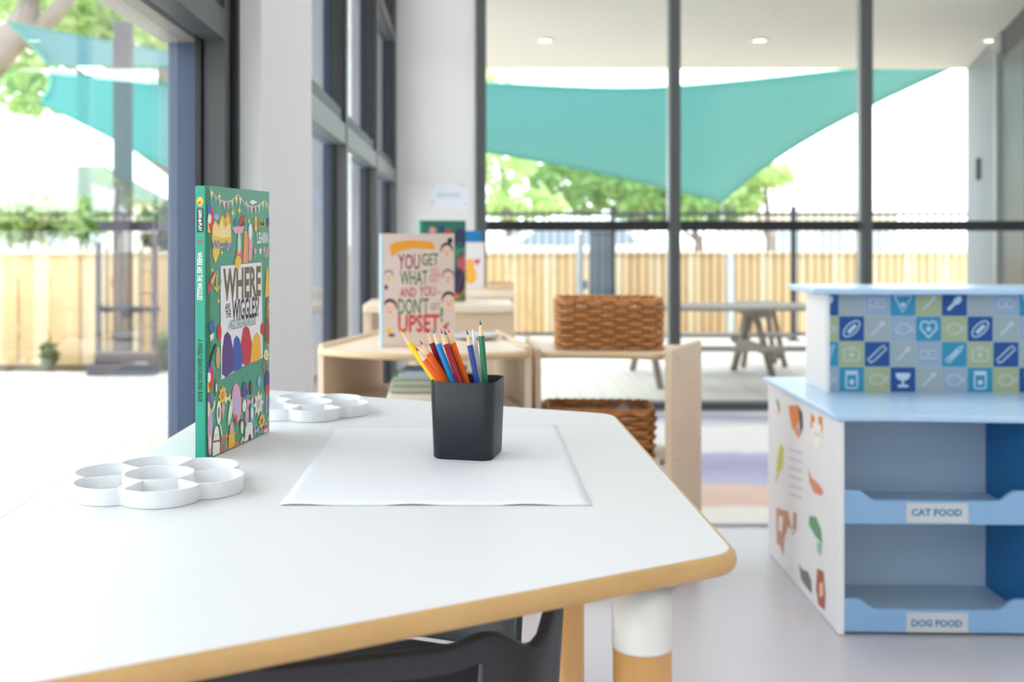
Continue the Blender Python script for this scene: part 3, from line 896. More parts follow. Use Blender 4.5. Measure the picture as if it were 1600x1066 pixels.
for nm, c, tip, rim, dt, dr, label, leadc in pens:
    T = at(tip[0], tip[1], dt); Rm = at(rim[0], rim[1], dr)
    ax = (Rm - T).normalized()
    tz = (z0 + 0.0075 - T.z) / ax.z
    E = T + ax * tz
    # keep the foot inside the cup
    dx = E.x - cupc.x; dy = E.y - cupc.y
    lim = 0.026
    E.x = cupc.x + max(-lim, min(lim, dx)); E.y = cupc.y + max(-lim, min(lim, dy))
    t = thing('coloured_pencil', label, 'pencil', tuple(E), 'coloured pencils in the cup')
    axd = (T - E).normalized()
    r = 0.0039
    cone = 0.019
    cb = T - axd * cone
    bd = ring(E, axd, r, 6) + ring(cb, axd, r, 6)
    m1 = mat('pencil_' + nm.replace(' ', '_'), c, 0.28, 0.02)
    fix_normals(mesh('barrel', [tuple(q) for q in bd], [tuple(range(6)), tuple(range(6, 12))] + [(i, (i + 1) % 6, 6 + (i + 1) % 6, 6 + i) for i in range(6)], m1, t))
    tm = T - axd * 0.0065
    wv = ring(cb, axd, r * 0.99, 6) + ring(tm, axd, r * 0.36, 6)
    fix_normals(mesh('sharpened_wood', [tuple(q) for q in wv], [tuple(range(6)), tuple(range(6, 12))] + [(i, (i + 1) % 6, 6 + (i + 1) % 6, 6 + i) for i in range(6)], m1 if nm == 'white' else RAWW, t))
    lv = ring(tm, axd, r * 0.35, 8) + [T]
    fix_normals(mesh('lead', [tuple(q) for q in lv], [tuple(range(8))] + [(i, (i + 1) % 8, 8) for i in range(8)], mat('lead_' + nm.replace(' ', '_'), leadc, 0.5), t))

# ------------------------------------------------------------------ the green picture book on the table
GREEN = mat('book_green', (70, 152, 122), 0.32, 0.03, 4)
TEAL = mat('spine_teal', (8, 146, 124), 0.35, 0.03)
P0 = on_z(322.5, 720, TZ); P0.z = TZ + 0.0005
P1 = at(421, 676, 1.455); P1.z = P0.z
U = (P1 - P0).normalized(); BW = (P1 - P0).length; BH = 0.3115
bk = thing('picture_book', 'green hardback picture book standing upright on the white table', 'book', (P0.x, P0.y, P0.z))
cv = Frame(P0, U, (0, 0, 1))
Nn = cv.N
TH = 0.0125
def slab(nm, fr, u0, u1, v0, v1, n0, n1, m, parent, bev=0.0):
    vs = [fr.p(u, v_, n_) for n_ in (n0, n1) for u, v_ in ((u0, v0), (u1, v0), (u1, v1), (u0, v1))]
    o = fix_normals(mesh(nm, [tuple(q) for q in vs], BF, m, parent))
    if bev:
        bm = bmesh.new(); bm.from_mesh(o.data)
        bmesh.ops.bevel(bm, geom=list(bm.edges), offset=bev, segments=2, affect='EDGES', profile=0.5)
        bm.to_mesh(o.data); bm.free()
    return o
fc = slab('front_cover', cv, 0.0, BW, 0, BH, -0.0025, 0, GREEN, bk, 0.0008)
bc = slab('back_cover', cv, 0.0, BW, 0, BH, -TH, -TH + 0.0025, GREEN, bk, 0.0008)
slab('page_block', cv, 0.003, BW - 0.004, 0.003, BH - 0.003, -TH + 0.0026, -0.0026, mat('page_edges', (238, 234, 224), 0.8, 0.1, 90, stretch=(1, 1, 30)), bk)
spn = slab('spine', cv, -0.003, 0.0, 0, BH, -TH, 0.0, TEAL, bk, 0.0008)
decal('hinge_groove', cv, [(mat('hinge_green', (20, 110, 66), 0.35), rect(0.0004, 0.002, 0.010, BH - 0.002))], fc, 0.0002)
sf = Frame(cv.p(-0.0031, 0, -TH), Nn, (0, 0, 1))       # the spine faces the viewer
INK, WHT = flat(30, 30, 34), flat(240, 238, 232)
def sp(y): return (720 - y) / 429.0 * BH
def spine_text(s, ya, yb, m, w0=0.30, w1=0.72, bold=0.03):
    lettering(sf, s, (TH * w0, sp(yb), TH * w1, sp(ya)), m, spn, bold * 0.5, turn=-90, n0=0.0004)
spine_text('WHERE ARE THE WIGGLES?', 395, 470, WHT, 0.22, 0.74)
spine_text('A WIGGLY SEARCH-AND-FIND BOOK', 531, 629, INK, 0.28, 0.74)
decal('motif', sf, [(INK, rect(TH * 0.2, sp(364), TH * 0.84, sp(327)))], spn, 0.0002)
spine_text('LEARN', 329, 342, WHT, 0.35, 0.7); spine_text('PLAY', 350, 362, WHT, 0.35, 0.7)
decal('motif', sf, [(WHT, star((TH * 0.5, sp(346)), 0.0028))], spn, 0.0006)
decal('motif', sf, [(flat(240, 190, 40), ell((TH * 0.5, sp(316)), 0.004, 0.0055)), (flat(220, 70, 60), ell((TH * 0.45, sp(318)), 0.002, 0.002))], spn, 0.0002)
decal('motif', sf, [(flat(190, 40, 60), [(TH * .25, sp(376)), (TH * .25, sp(382)), (TH * .5, sp(379)), (TH * .75, sp(382)), (TH * .75, sp(376)), (TH * .5, sp(378.5))])], spn, 0.0002)
# front cover print, placed from the photograph
def C(x, y): return cv.uv(x, y)
def PX(*pts): return [C(*q) for q in pts]
LAYER = [0]
def motif(*polys):
    LAYER[0] += 1
    polys = [(m, [(max(0.0015, min(BW - 0.0015, a_)), max(0.0015, min(BH - 0.0015, b_))) for a_, b_ in pts]) for m, pts in polys]
    return decal('motif', cv, polys, fc, 0.0003 + LAYER[0] * 0.000006)
CREAM, YEL, ORG, RED, PNK, LILA, SKY, MINT = flat(238, 226, 196), flat(240, 198, 60), flat(238, 140, 62), flat(206, 50, 52), flat(232, 160, 186), flat(196, 178, 220), flat(128, 178, 220), flat(196, 226, 200)
# bunting: three swags with pennants
def swag(p0, p1, drop, nflag):
    pts = []
    for i in range(13):
        s = i / 12
        pts.append((p0[0] + (p1[0] - p0[0]) * s, p0[1] + (p1[1] - p0[1]) * s + drop * 4 * s * (1 - s)))
    motif((CREAM, stroke([C(*q) for q in pts], 0.0011)))
    cols = [CREAM, PNK, SKY, MINT, LILA, flat(240, 216, 150), flat(240, 190, 160)]
    for i in range(nflag):
        s = (i + 0.5) / nflag
        x = p0[0] + (p1[0] - p0[0]) * s; y = p0[1] + (p1[1] - p0[1]) * s + drop * 4 * s * (1 - s)
        w_ = (p1[0] - p0[0]) / nflag * 0.36
        motif((cols[(i * 2 + nflag) % 7], PX((x - w_, y), (x + w_, y + 0.3), (x + 0.3, y + 13))))
swag((327, 294), (372, 304), 16, 7)
swag((372, 304), (413, 312), 15, 7)
swag((413, 312), (427, 331), 2, 3)
# yellow splash logo with its word
motif((YEL, PX((331, 372), (331, 350), (336, 345), (341, 352), (344, 340), (347, 336), (351, 342), (352, 353), (356, 345), (360, 347), (361, 372), (360, 386), (355, 391), (350, 386), (344, 388), (341, 400), (336, 412), (332, 400))),
      (flat(246, 222, 150), PX((332, 368), (332, 352), (336, 349), (341, 358), (346, 342), (350, 358), (356, 349), (360, 352), (360, 370), (346, 372))))
lettering(cv, 'Wiggles', pxbox(cv, 329, 376, 363, 392), flat(110, 130, 196), fc, 0.03, n0=0.0009)
# title panel
panel = PX((344, 416), (408, 410), (410, 559), (376, 574), (345, 594))
motif((flat(236, 232, 236), panel))
TT = flat(112, 98, 66)
lettering(cv, 'WHERE', pxbox(cv, 348, 420, 407, 463), TT, fc, 0.035)
lettering(cv, 'ARE', pxbox(cv, 351, 475, 359, 484), INK, fc, 0.02)
lettering(cv, 'THE', pxbox(cv, 352, 486, 360, 496), INK, fc, 0.02)
lettering(cv, 'WIGGLES?', pxbox(cv, 362, 468, 404, 495), INK, fc, 0.025)
lettering(cv, 'A WIGGLY SEARCH-AND-FIND BOOK', pxbox(cv, 356, 501, 399, 508), flat(60, 130, 110), fc, 0.0)
lettering(cv, 'LEARN', pxbox(cv, 401, 363, 418, 380), WHT, fc, 0.03)
motif((WHT, star(C(406.5, 392), 0.006)))
lettering(cv, 'PLAY', pxbox(cv, 411, 386, 422, 401), flat(238, 200, 180), fc, 0.03)
# plain colour shapes where the cover art shows its cast
motif((flat(196, 44, 54), PX((374, 566), (375, 540), (379, 514), (384, 509), (389, 514), (394, 540), (392, 566), (384, 572))))
motif((flat(240, 184, 36), PX((391, 566), (393, 540), (396, 524), (401, 519), (406, 526), (408, 558), (402, 564))))
motif((flat(44, 84, 172), PX((362, 580), (363, 548), (365, 530), (369, 524), (374, 530), (379, 558), (377, 575), (368, 580))))
motif((flat(88, 50, 128), PX((346, 584), (347, 545), (350, 524), (355, 518), (360, 525), (365, 555), (364, 580), (352, 590))))
# scattered little pictures
def flower(x, y, r, c1, c2):
    u = C(x, y)
    motif((c1, star(u, r, 8, 0.6)), (c2, ell(u, r * 0.38)))
def ball(x, y, r):
    u = C(x, y)
    motif((RED, ell(u, r * 0.8, r)), (flat(44, 100, 190), ell(u, r * 0.8, r, 12, 60, 180)), (YEL, ell(u, r * 0.8, r, 12, 180, 280)), (WHT, ell(u, r * 0.3, r * 0.36)))
def cone(x, y, s):
    u = C(x, y)
    motif((flat(226, 160, 90), [(u[0] - s * .4, u[1]), (u[0] + s * .4, u[1]), (u[0], u[1] - s * 1.4)]), (PNK, ell((u[0], u[1] + s * .2), s * .48)))
def bow(x, y, s, c):
    u = C(x, y)
    motif((c, [(u[0] - s, u[1] + s * .7), (u[0], u[1] + s * .1), (u[0] + s, u[1] + s * .7), (u[0] + s, u[1] - s * .7), (u[0], u[1] - s * .1), (u[0] - s, u[1] - s * .7)]))
def blobm(x, y, rx, ry, c, c2=None, rot=0):
    u = C(x, y)
    L = [(c, ell(u, rx, ry, rot=rot))]
    if c2: L.append((c2, ell(u, rx * .5, ry * .5, rot=rot)))
    motif(*L)
ball(326.5, 342, 0.016); ball(325.5, 590, 0.017)
cone(353.5, 348 - 2, 0.006); cone(398, 394, 0.008); cone(348, 641, 0.010)
blobm(338, 339, 0.008, 0.004, SKY, LILA); blobm(355, 345, 0.008, 0.010, ORG, YEL)
motif((PNK, PX((362, 356), (381, 352), (378, 364), (367, 365))), (RED, PX((371, 350), (378, 336), (383, 337), (377, 354))), (flat(50, 130, 170), PX((365, 352), (369, 338), (371, 352))), (flat(96, 60, 70), PX((374, 355), (380, 342), (382, 352))))
motif((flat(232, 150, 90), PX((379, 411), (381, 362), (384, 360), (388, 372), (387, 411))), (flat(236, 190, 160), PX((382, 362), (384, 360), (386, 366))))
motif((PNK, PX((388, 408), (389, 362), (392, 358), (394, 380), (392, 406))), (WHT, ell(C(390.5, 362), 0.006, 0.010)))
motif((flat(226, 110, 100), ell(C(373, 398), 0.009, 0.012)), (MINT, ell(C(373, 380), 0.005, 0.013)), (YEL, ell(C(371, 410), 0.010, 0.008)))
motif((YEL, PX((404, 341), (408, 350), (414, 342), (413, 356), (408, 353), (404, 356))), (INK, PX((405, 345), (408.5, 350), (412.5, 345), (412, 354), (408, 351.5), (405.5, 354))))
blobm(418, 347, 0.005, 0.006, flat(60, 70, 110)); blobm(399, 350, 0.005, 0.010, YEL, ORG)
motif((WHT, PX((389, 316), (394, 312), (402, 316), (394, 320))))
for x, y, r in ((342, 307, .006), (363, 333, .006), (384, 318, .005), (373, 329, .006), (388, 346, .005), (424, 352, .004), (331, 422, .004), (345, 440, .004), (341, 470, .004), (420, 480, .006), (418, 536, .007), (340, 545, .005), (353, 682, .004), (398, 686, .004), (418, 655, .004), (346, 395, .004)):
    motif((flat(238, 214, 110), star(C(x, y), r, 4, 0.4)))
motif((RED, PX((323.5, 447), (334, 424), (336, 428), (329, 450), (324, 460))), (flat(240, 180, 160), PX((329, 440), (335, 425), (336, 430), (331, 446))))
motif((YEL, stroke(PX((338, 430), (338, 454)), 0.003)), (YEL, stroke(PX((334, 448), (338, 455), (342, 447)), 0.003)), (YEL, ringstroke(ell(C(338, 428), 0.003, 0.003, 10), 0.0012)))
motif((flat(244, 186, 60), PX((413, 465), (416, 415), (419, 430), (421, 462))), (flat(180, 110, 60), PX((414, 500), (416, 466), (419, 466), (418, 492))))
motif((flat(150, 80, 50), PX((412, 520), (416, 492), (421, 505), (420, 540), (415, 536))))
motif((flat(60, 110, 180), PX((325, 507), (333, 500), (336, 516), (330, 524))), (WHT, PX((327, 524), (333, 520), (333, 528), (328, 534))), (INK, stroke(PX((326, 574), (330, 556), (336, 538)), 0.004)))
motif((WHT, stroke(PX((327, 572), (331, 552), (335, 542)), 0.0012)))
blobm(342, 520, 0.006, 0.010, RED); blobm(340, 560, 0.006, 0.012, flat(210, 170, 110))
blobm(409, 514, 0.006, 0.008, RED); flower(415, 555, 0.010, CREAM, YEL); motif((flat(206, 90, 60), ringstroke(ell(C(413, 572), 0.006, 0.008, 14), 0.002)))
motif((flat(60, 60, 130), ell(C(417, 596), 0.010, 0.014)), (RED, ell(C(418, 608), 0.010, 0.006)), (LILA, stroke(PX((416, 616), (415, 645)), 0.004)), (LILA, stroke(PX((420, 614), (419, 642)), 0.004)))
flower(347, 618, 0.013, YEL, ORG); bow(355, 623, 0.008, CREAM)
motif((PNK, ell(C(369, 629), 0.014, 0.024, rot=12)), (LILA, ell(C(369, 630), 0.008, 0.016, rot=12)))
motif((flat(70, 46, 110), ell(C(381, 614), 0.012, 0.005)), (flat(90, 60, 140), ell(C(381, 608), 0.007, 0.009)))
blobm(391, 606, 0.004, 0.009, INK, RED); bow(390, 628, 0.010, PNK); flower(403, 631, 0.017, CREAM, LILA)
blobm(404, 596, 0.006, 0.007, SKY); blobm(337, 606, 0.004, 0.010, flat(150, 110, 50), WHT)
blobm(381, 634, 0.006, 0.008, WHT); blobm(359, 644, 0.006, 0.016, MINT, WHT, -20); blobm(341, 645, 0.006, 0.014, WHT, flat(150, 130, 110))
motif((CREAM, stroke(PX((334, 626), (334, 634), (330, 644)), 0.004))); blobm(324.5, 640, 0.009, 0.018, flat(120, 80, 150), CREAM)
blobm(327, 665, 0.007, 0.02, LILA, PNK); blobm(327, 690, 0.005, 0.016, PNK, WHT)
blobm(385, 651, 0.006, 0.010, PNK); blobm(393, 646, 0.006, 0.014, SKY, WHT); flower(408, 658, 0.011, YEL, flat(160, 110, 60))
blobm(368, 655, 0.003, 0.008, RED); motif((flat(150, 60, 60), ell(C(377, 661), 0.006, 0.005)), (WHT, ell(C(377, 668), 0.004, 0.008)))
motif((WHT, ell(C(337, 702), 0.010, 0.022)), (WHT, ell(C(337, 682), 0.007, 0.012)), (RED, PX((332, 689), (342, 687), (342, 690), (332, 692))), (INK, ell(C(336, 680), 0.001, 0.001)))
motif((flat(226, 110, 96), ell(C(349, 700), 0.010, 0.016)), (GREEN, ell(C(349, 694), 0.005, 0.008)))
motif((CREAM, stroke(PX((343, 663), (346, 682)), 0.003)))
motif((flat(240, 180, 60), ell(C(361, 694), 0.010, 0.018)), (flat(236, 170, 190), ell(C(361, 676), 0.006, 0.013)), (YEL, star(C(361, 686), 0.013, 6, 0.5)))
motif((flat(230, 120, 70), star(C(369, 697), 0.008, 5, 0.6)))
motif((CREAM, PX((375, 698), (375, 690), (378, 682), (382, 688), (382, 695))), (RED, PX((376.5, 696), (376.5, 690), (380, 689), (380, 694))))
motif((WHT, ell(C(388, 684), 0.013, 0.018)), (WHT, ell(C(388, 670), 0.012, 0.008)), (INK, ell(C(389, 687), 0.004, 0.007)))
bow(400, 673, 0.007, LILA); bow(407, 675, 0.005, SKY); motif((flat(240, 190, 190), ell(C(414, 672), 0.007, 0.009)), (RED, ell(C(414, 667), 0.006, 0.003)))

# ------------------------------------------------------------------ black chairs under the table
def chair(label, c, ang, recess):
    ca, sa = math.cos(ang), math.sin(ang)
    def X(x, y, z): return (c[0] + x * ca - y * sa, c[1] + x * sa + y * ca, z)   # y points from the backrest to the front of the seat
    t = thing('plastic_chair', label, 'chair', X(0, 0.12, 0), 'black plastic chairs tucked under the table')
    hw = 0.186
    NU, NV = 44, 12
    def top(u):
        z = 0.632 + 0.008 * math.exp(-((abs(u) - 0.56) / 0.12) ** 2)
        z -= 0.012 * math.exp(-((abs(u) - 0.80) / 0.10) ** 2)
        if abs(u) > 0.86: z += 0.035 * min(1, (abs(u) - 0.86) / 0.12)
        return z
    v, f = [], []
    for j in range(NV + 1):
        for i in range(NU + 1):
            u = -1 + 2 * i / NU
            tz = j / NV
            zb = 0.36
            z = zb + (top(u) - zb) * tz
            y = 0.16 * max(0, abs(u) - 0.45) ** 2 - 0.05 * (tz - 1)
            v.append(X(u * hw, y, z))
    for j in range(NV):
        for i in range(NU):
            u = -1 + 2 * (i + 0.5) / NU
            if abs(u) < 0.56 and j in (9, 10): continue          # grip slot
            k = j * (NU + 1) + i
            f.append((k, k + 1, k + NU + 2, k + NU + 1))
    o = mesh('backrest', v, f, CHAIRM, t, True)
    md = o.modifiers.new('thickness', 'SOLIDIFY'); md.thickness = 0.011; md.offset = 0
    md = o.modifiers.new('edges', 'BEVEL'); md.width = 0.003; md.segments = 2; md.limit_method = 'ANGLE'; md.angle_limit = math.radians(50)
    pts = rounded([Vector((-0.175, 0.055)), Vector((0.175, 0.055)), Vector((0.185, 0.36)), Vector((-0.185, 0.36))], 0.05, 6)
    prism('seat', [X(p[0], p[1], 0)[:2] for p in pts], 0.335, 0.358, CHAIRM, t, 0.006)
    for sx in (-1, 1):
        tube('leg', [X(sx * 0.168, -0.01, 0), X(sx * 0.150, 0.08, 0.335)], [0.012, 0.017], CHAIRM, t, 10)
        tube('leg', [X(sx * 0.172, 0.38, 0), X(sx * 0.15, 0.32, 0.335)], [0.012, 0.017], CHAIRM, t, 10)
        tube('side_rail', [X(sx * 0.160, 0.045, 0.15), X(sx * 0.160, 0.345, 0.15)], 0.009, CHAIRM, t, 8)
    return t
chair('black plastic chair with slotted backrest tucked under the table\'s near edge', (-0.082, 0.868), math.radians(15.5), 0)
chair('black plastic chair tucked in at the far edge of the white table', (-0.06, 1.72), math.radians(180 - 22), 0)

# ------------------------------------------------------------------ curved birch shelf units behind the table
def arc_pts(p, q, bulge, n=10):
    p, q = Vector(p), Vector(q)
    d = q - p; nn = Vector((d.y, -d.x)).normalized()
    return [tuple(p.lerp(q, i / n) + nn * bulge * 4 * (i / n) * (1 - i / n)) for i in range(n + 1)]
def panel_between(nm, p, q, th, z0, z1, m, parent, bev=0.006):
    p, q = Vector(p), Vector(q); d = (q - p).normalized(); nn = Vector((-d.y, d.x)) * th / 2
    return prism(nm, [tuple(p - nn), tuple(q - nn), tuple(q + nn), tuple(p + nn)], z0, z1, m, parent, bev)
ST = 0.65
# unit one: wide side towards the viewer
u1 = thing('curved_shelf', 'birch curved shelf carrying the standing picture book behind the table', 'shelf', (-0.07, 2.6, 0))
fl_, fr1 = on_z(500, 545, ST), on_z(826, 548, ST)
bl_, br_ = on_z(594, 521, ST), on_z(777, 522, ST)
front = arc_pts((fl_.x, fl_.y), (fr1.x, fr1.y), 0.10)
back = arc_pts((br_.x, br_.y), (bl_.x, bl_.y), -0.03)
prism('top', front + back, ST - 0.018, ST, BIRCH_TOP, u1, 0.004)
v, f = tube_data([(p[0], p[1], ST - 0.009) for p in front], 0.0095, 8)
fix_normals(mesh('front_edge', v, f, BIRCH_EDGE, u1, True))
panel_between('side_panel', (fl_.x, fl_.y + 0.012), (bl_.x, bl_.y), 0.016, 0, ST + 0.012, BIRCH, u1)
panel_between('side_panel', (fr1.x, fr1.y + 0.012), (br_.x, br_.y), 0.018, 0, ST + 0.012, BIRCH, u1)
def inset(pts, k, c): return [((p[0] - c[0]) * k + c[0], (p[1] - c[1]) * k + c[1]) for p in pts]
c1 = ((fl_.x + fr1.x + bl_.x + br_.x) / 4, (fl_.y + fr1.y + bl_.y + br_.y) / 4)
prism('shelf_board', inset(front + back, 0.93, c1), 0.478, 0.497, BIRCH_TOP, u1, 0.003)
prism('shelf_board', inset(front + back, 0.93, c1), 0.05, 0.066, BIRCH_TOP, u1, 0.003)
# unit two: narrow side towards the viewer
ST2 = 0.632
u2 = thing('curved_shelf', 'birch curved shelf holding two wicker baskets behind the table', 'shelf', (0.3, 2.5, 0))
L0, R0 = on_z(845, 550, ST2), on_z(1035, 552, ST2)
R1 = Vector((0.685, 3.265)); L1 = Vector((0.203, 3.47))
front2 = arc_pts((L0.x, L0.y), (R0.x, R0.y), -0.018)
back2 = arc_pts((R1.x, R1.y), (L1.x, L1.y), 0.03)
prism('top', front2 + back2, ST2 - 0.018, ST2, BIRCH_TOP, u2, 0.004)
v, f = tube_data([(p[0], p[1], ST2 - 0.009) for p in front2], 0.0095, 8)
fix_normals(mesh('front_edge', v, f, BIRCH_EDGE, u2, True))
panel_between('side_panel', (R0.x + 0.004, R0.y - 0.065), (R1.x, R1.y), 0.018, 0, ST2 + 0.018, BIRCH, u2)
panel_between('side_panel', (L0.x - 0.008, L0.y - 0.02), (L1.x - 0.005, L1.y), 0.015, 0, ST2 + 0.012, BIRCH, u2)
c2 = ((L0.x + R0.x + L1.x + R1.x) / 4, (L0.y + R0.y + L1.y + R1.y) / 4)
prism('shelf_board', inset(front2 + back2, 0.95, c2), 0.318, 0.337, BIRCH_TOP, u2, 0.003)
prism('shelf_board', inset(front2 + back2, 0.95, c2), 0.05, 0.066, BIRCH_TOP, u2, 0.003)
# screw caps on the visible side panel
dpan = Vector((R1.x - R0.x - 0.004, R1.y - R0.y + 0.065)).normalized()
npan = Vector((dpan.y, -dpan.x))
for s_, z_ in ((0.06, 0.617), (0.28, 0.612), (0.06, 0.345), (0.28, 0.365)):
    q = Vector((R0.x + 0.004, R0.y - 0.065)) + dpan * s_ + npan * 0.0092
    rv = ring((q.x, q.y, z_), (npan.x, npan.y, 0), 0.005, 12) + ring((q.x + npan.x * 0.001, q.y + npan.y * 0.001, z_), (npan.x, npan.y, 0), 0.0045, 12)
    fix_normals(mesh('screw_cap', [tuple(k_) for k_ in rv], [tuple(range(12)), tuple(range(12, 24))] + [(i, (i + 1) % 12, 12 + (i + 1) % 12, 12 + i) for i in range(12)], mat('screw_cap', (176, 160, 146), 0.4), u2))

# wicker baskets
WICK = mat('wicker', (214, 150, 88), 0.5, rgb2=(158, 98, 52), scale=25)
WICK_D = mat('wicker_dark', (96, 56, 30), 0.6, rgb2=(70, 40, 22), scale=18)
def basket(label, c, ang, w_, d_, h_, rows=11, flare=1.06):
    ca, sa = math.cos(ang), math.sin(ang)
    def Xf(x, y, z): return (c[0] + x * ca - y * sa, c[1] + x * sa + y * ca, c[2] + z)
    t = thing('wicker_basket', label, 'basket', tuple(c), 'wicker baskets on the curved shelf')
    nst = 24
    def per(s, k):
        hw, hd = w_ / 2 * k, d_ / 2 * k
        P = rounded([Vector((-hw, -hd)), Vector((hw, -hd)), Vector((hw, hd)), Vector((-hw, hd))], 0.02, 4)
        L = [0]
        for i in range(len(P)):
            a_, b_ = Vector(P[i]), Vector(P[(i + 1) % len(P)]); L.append(L[-1] + (b_ - a_).length)
        q = (s % 1.0) * L[-1]
        for i in range(len(P)):
            if q <= L[i + 1] + 1e-9:
                a_, b_ = Vector(P[i]), Vector(P[(i + 1) % len(P)])
                tt = (q - L[i]) / max(1e-9, L[i + 1] - L[i])
                p_ = a_.lerp(b_, tt); tg_ = (b_ - a_).normalized()
                return p_, Vector((tg_.y, -tg_.x))
        return Vector(P[0]), Vector((0, -1))
    strands = []
    NS = nst * 6
    for r_ in range(rows):
        z = h_ * (r_ + 0.5) / rows
        k = 1 + (flare - 1) * z / h_
        path = []
        for i in range(NS):
            p_, nn = per(i / NS, k)
            off = 0.0075 * math.cos(math.pi * (i / 6.0 + r_))
            path.append(Xf(p_.x + nn.x * off, p_.y + nn.y * off, z + random.uniform(-0.0006, 0.0006)))
        strands.append(tube_data(path, h_ / rows * 0.50, 6, True))
    v, f = merge(strands)
    wv = fix_normals(mesh('woven_wall', v, f, WICK, t, True)); wv['kind'] = 'stuff'
    stk = []
    for i in range(nst):
        p_, _ = per((i + 0.5) / nst, 1.0); q_, _ = per((i + 0.5) / nst, flare)
        stk.append(tube_data([Xf(p_.x, p_.y, 0.002), Xf(q_.x, q_.y, h_)], 0.0045, 6))
    v, f = merge(stk)
    sv = fix_normals(mesh('stakes', v, f, WICK_D, t, True)); sv['kind'] = 'stuff'
    rim = []
    for ph in (0, math.pi):
        path = []
        for i in range(NS):
            p_, nn = per(i / NS, flare)
            a_ = i * 2 * math.pi / 8 + ph
            path.append(Xf(p_.x + nn.x * 0.003 * math.cos(a_), p_.y + nn.y * 0.003 * math.cos(a_), h_ + 0.002 + 0.003 * math.sin(a_)))
        rim.append(tube_data(path, 0.0048, 6, True))
    v, f = merge(rim)
    fix_normals(mesh('braided_rim', v, f, WICK, t, True))
    P = rounded([Vector((-w_ / 2, -d_ / 2)), Vector((w_ / 2, -d_ / 2)), Vector((w_ / 2, d_ / 2)), Vector((-w_ / 2, d_ / 2))], 0.02, 4)
    prism('base', [Xf(p_[0] * 0.97, p_[1] * 0.97, 0)[:2] for p_ in P], c[2] + 0.0005, c[2] + 0.008, WICK_D, t)
    return t
basket('square wicker basket standing on top of the curved shelf', (0.417, 3.235, ST2 + 0.0005), math.radians(-3), 0.284, 0.18, 0.137, 12, 1.02)
B2 = (0.388, 3.215, 0.3375)
basket('open wicker basket of toys on the lower shelf', B2, math.radians(-4), 0.283, 0.185, 0.126, 10, 1.05)
# toys in the lower basket
def ballmesh(nm, c, r, m, parent=None, sx=1, sy=1, sz=1, seg=14):
    v, f = [], []
    for j in range(1, seg):
        for i in range(2 * seg):
            a_, b_ = math.pi * j / seg, math.pi * i / seg
            v.append((c[0] + r * sx * math.sin(a_) * math.cos(b_), c[1] + r * sy * math.sin(a_) * math.sin(b_), c[2] + r * sz * math.cos(a_)))
    n2 = 2 * seg
    for j in range(seg - 2):
        for i in range(n2): f.append((j * n2 + i, (j + 1) * n2 + i, (j + 1) * n2 + (i + 1) % n2, j * n2 + (i + 1) % n2))
    v += [(c[0], c[1], c[2] + r * sz), (c[0], c[1], c[2] - r * sz)]
    T_, B__ = len(v) - 2, len(v) - 1
    for i in range(n2): f += [(T_, i, (i + 1) % n2), (B__, (seg - 2) * n2 + (i + 1) % n2, (seg - 2) * n2 + i)]
    return mesh(nm, v, f, m, parent, True)
zb = 0.3375 + 0.0085
tg_ = thing('toy_apple', 'red toy apple lying at the left end of the toy basket', 'toy', (0.305, 3.205, zb))
ballmesh('fruit', (0.305, 3.205, zb + 0.058), 0.041, flat(196, 34, 44, 0.3), tg_, 1, 1, 1.4)
tube('stalk', [(0.305, 3.205, zb + 0.112), (0.308, 3.205, zb + 0.124)], 0.002, WICK_D, tg_, 6)
tg_ = thing('toy_pear', 'green toy pear in the middle of the toy basket', 'toy', (0.372, 3.215, zb))
ballmesh('fruit', (0.372, 3.215, zb + 0.042), 0.029, flat(70, 150, 80, 0.4), tg_, 1, 1, 1.4)
ballmesh('fruit_neck', (0.372, 3.215, zb + 0.092), 0.016, flat(70, 150, 80, 0.4), tg_, 1, 1, 1.5)
tg_ = thing('plush_toy', 'grey and white plush animal at the right of the toy basket', 'toy', (0.457, 3.215, zb))
GREYP = mat('grey_plush', (178, 172, 172), 0.95, 0.2, 40, bump=0.4)
ballmesh('body', (0.457, 3.215, zb + 0.038), 0.038, GREYP, tg_, 1.1, 1.0, 1.0)
hd = ballmesh('head', (0.457, 3.205, zb + 0.098), 0.026, GREYP, tg_)
ballmesh('snout', (0.457, 3.185, zb + 0.096), 0.011, flat(236, 232, 228, 0.9), hd)
ballmesh('nose', (0.457, 3.176, zb + 0.099), 0.004, BLACK, hd)
for sx in (-1, 1): ballmesh('ear', (0.457 + sx * 0.018, 3.209, zb + 0.120), 0.009, flat(120, 112, 114, 0.9), hd, 1, .6, 1.2)

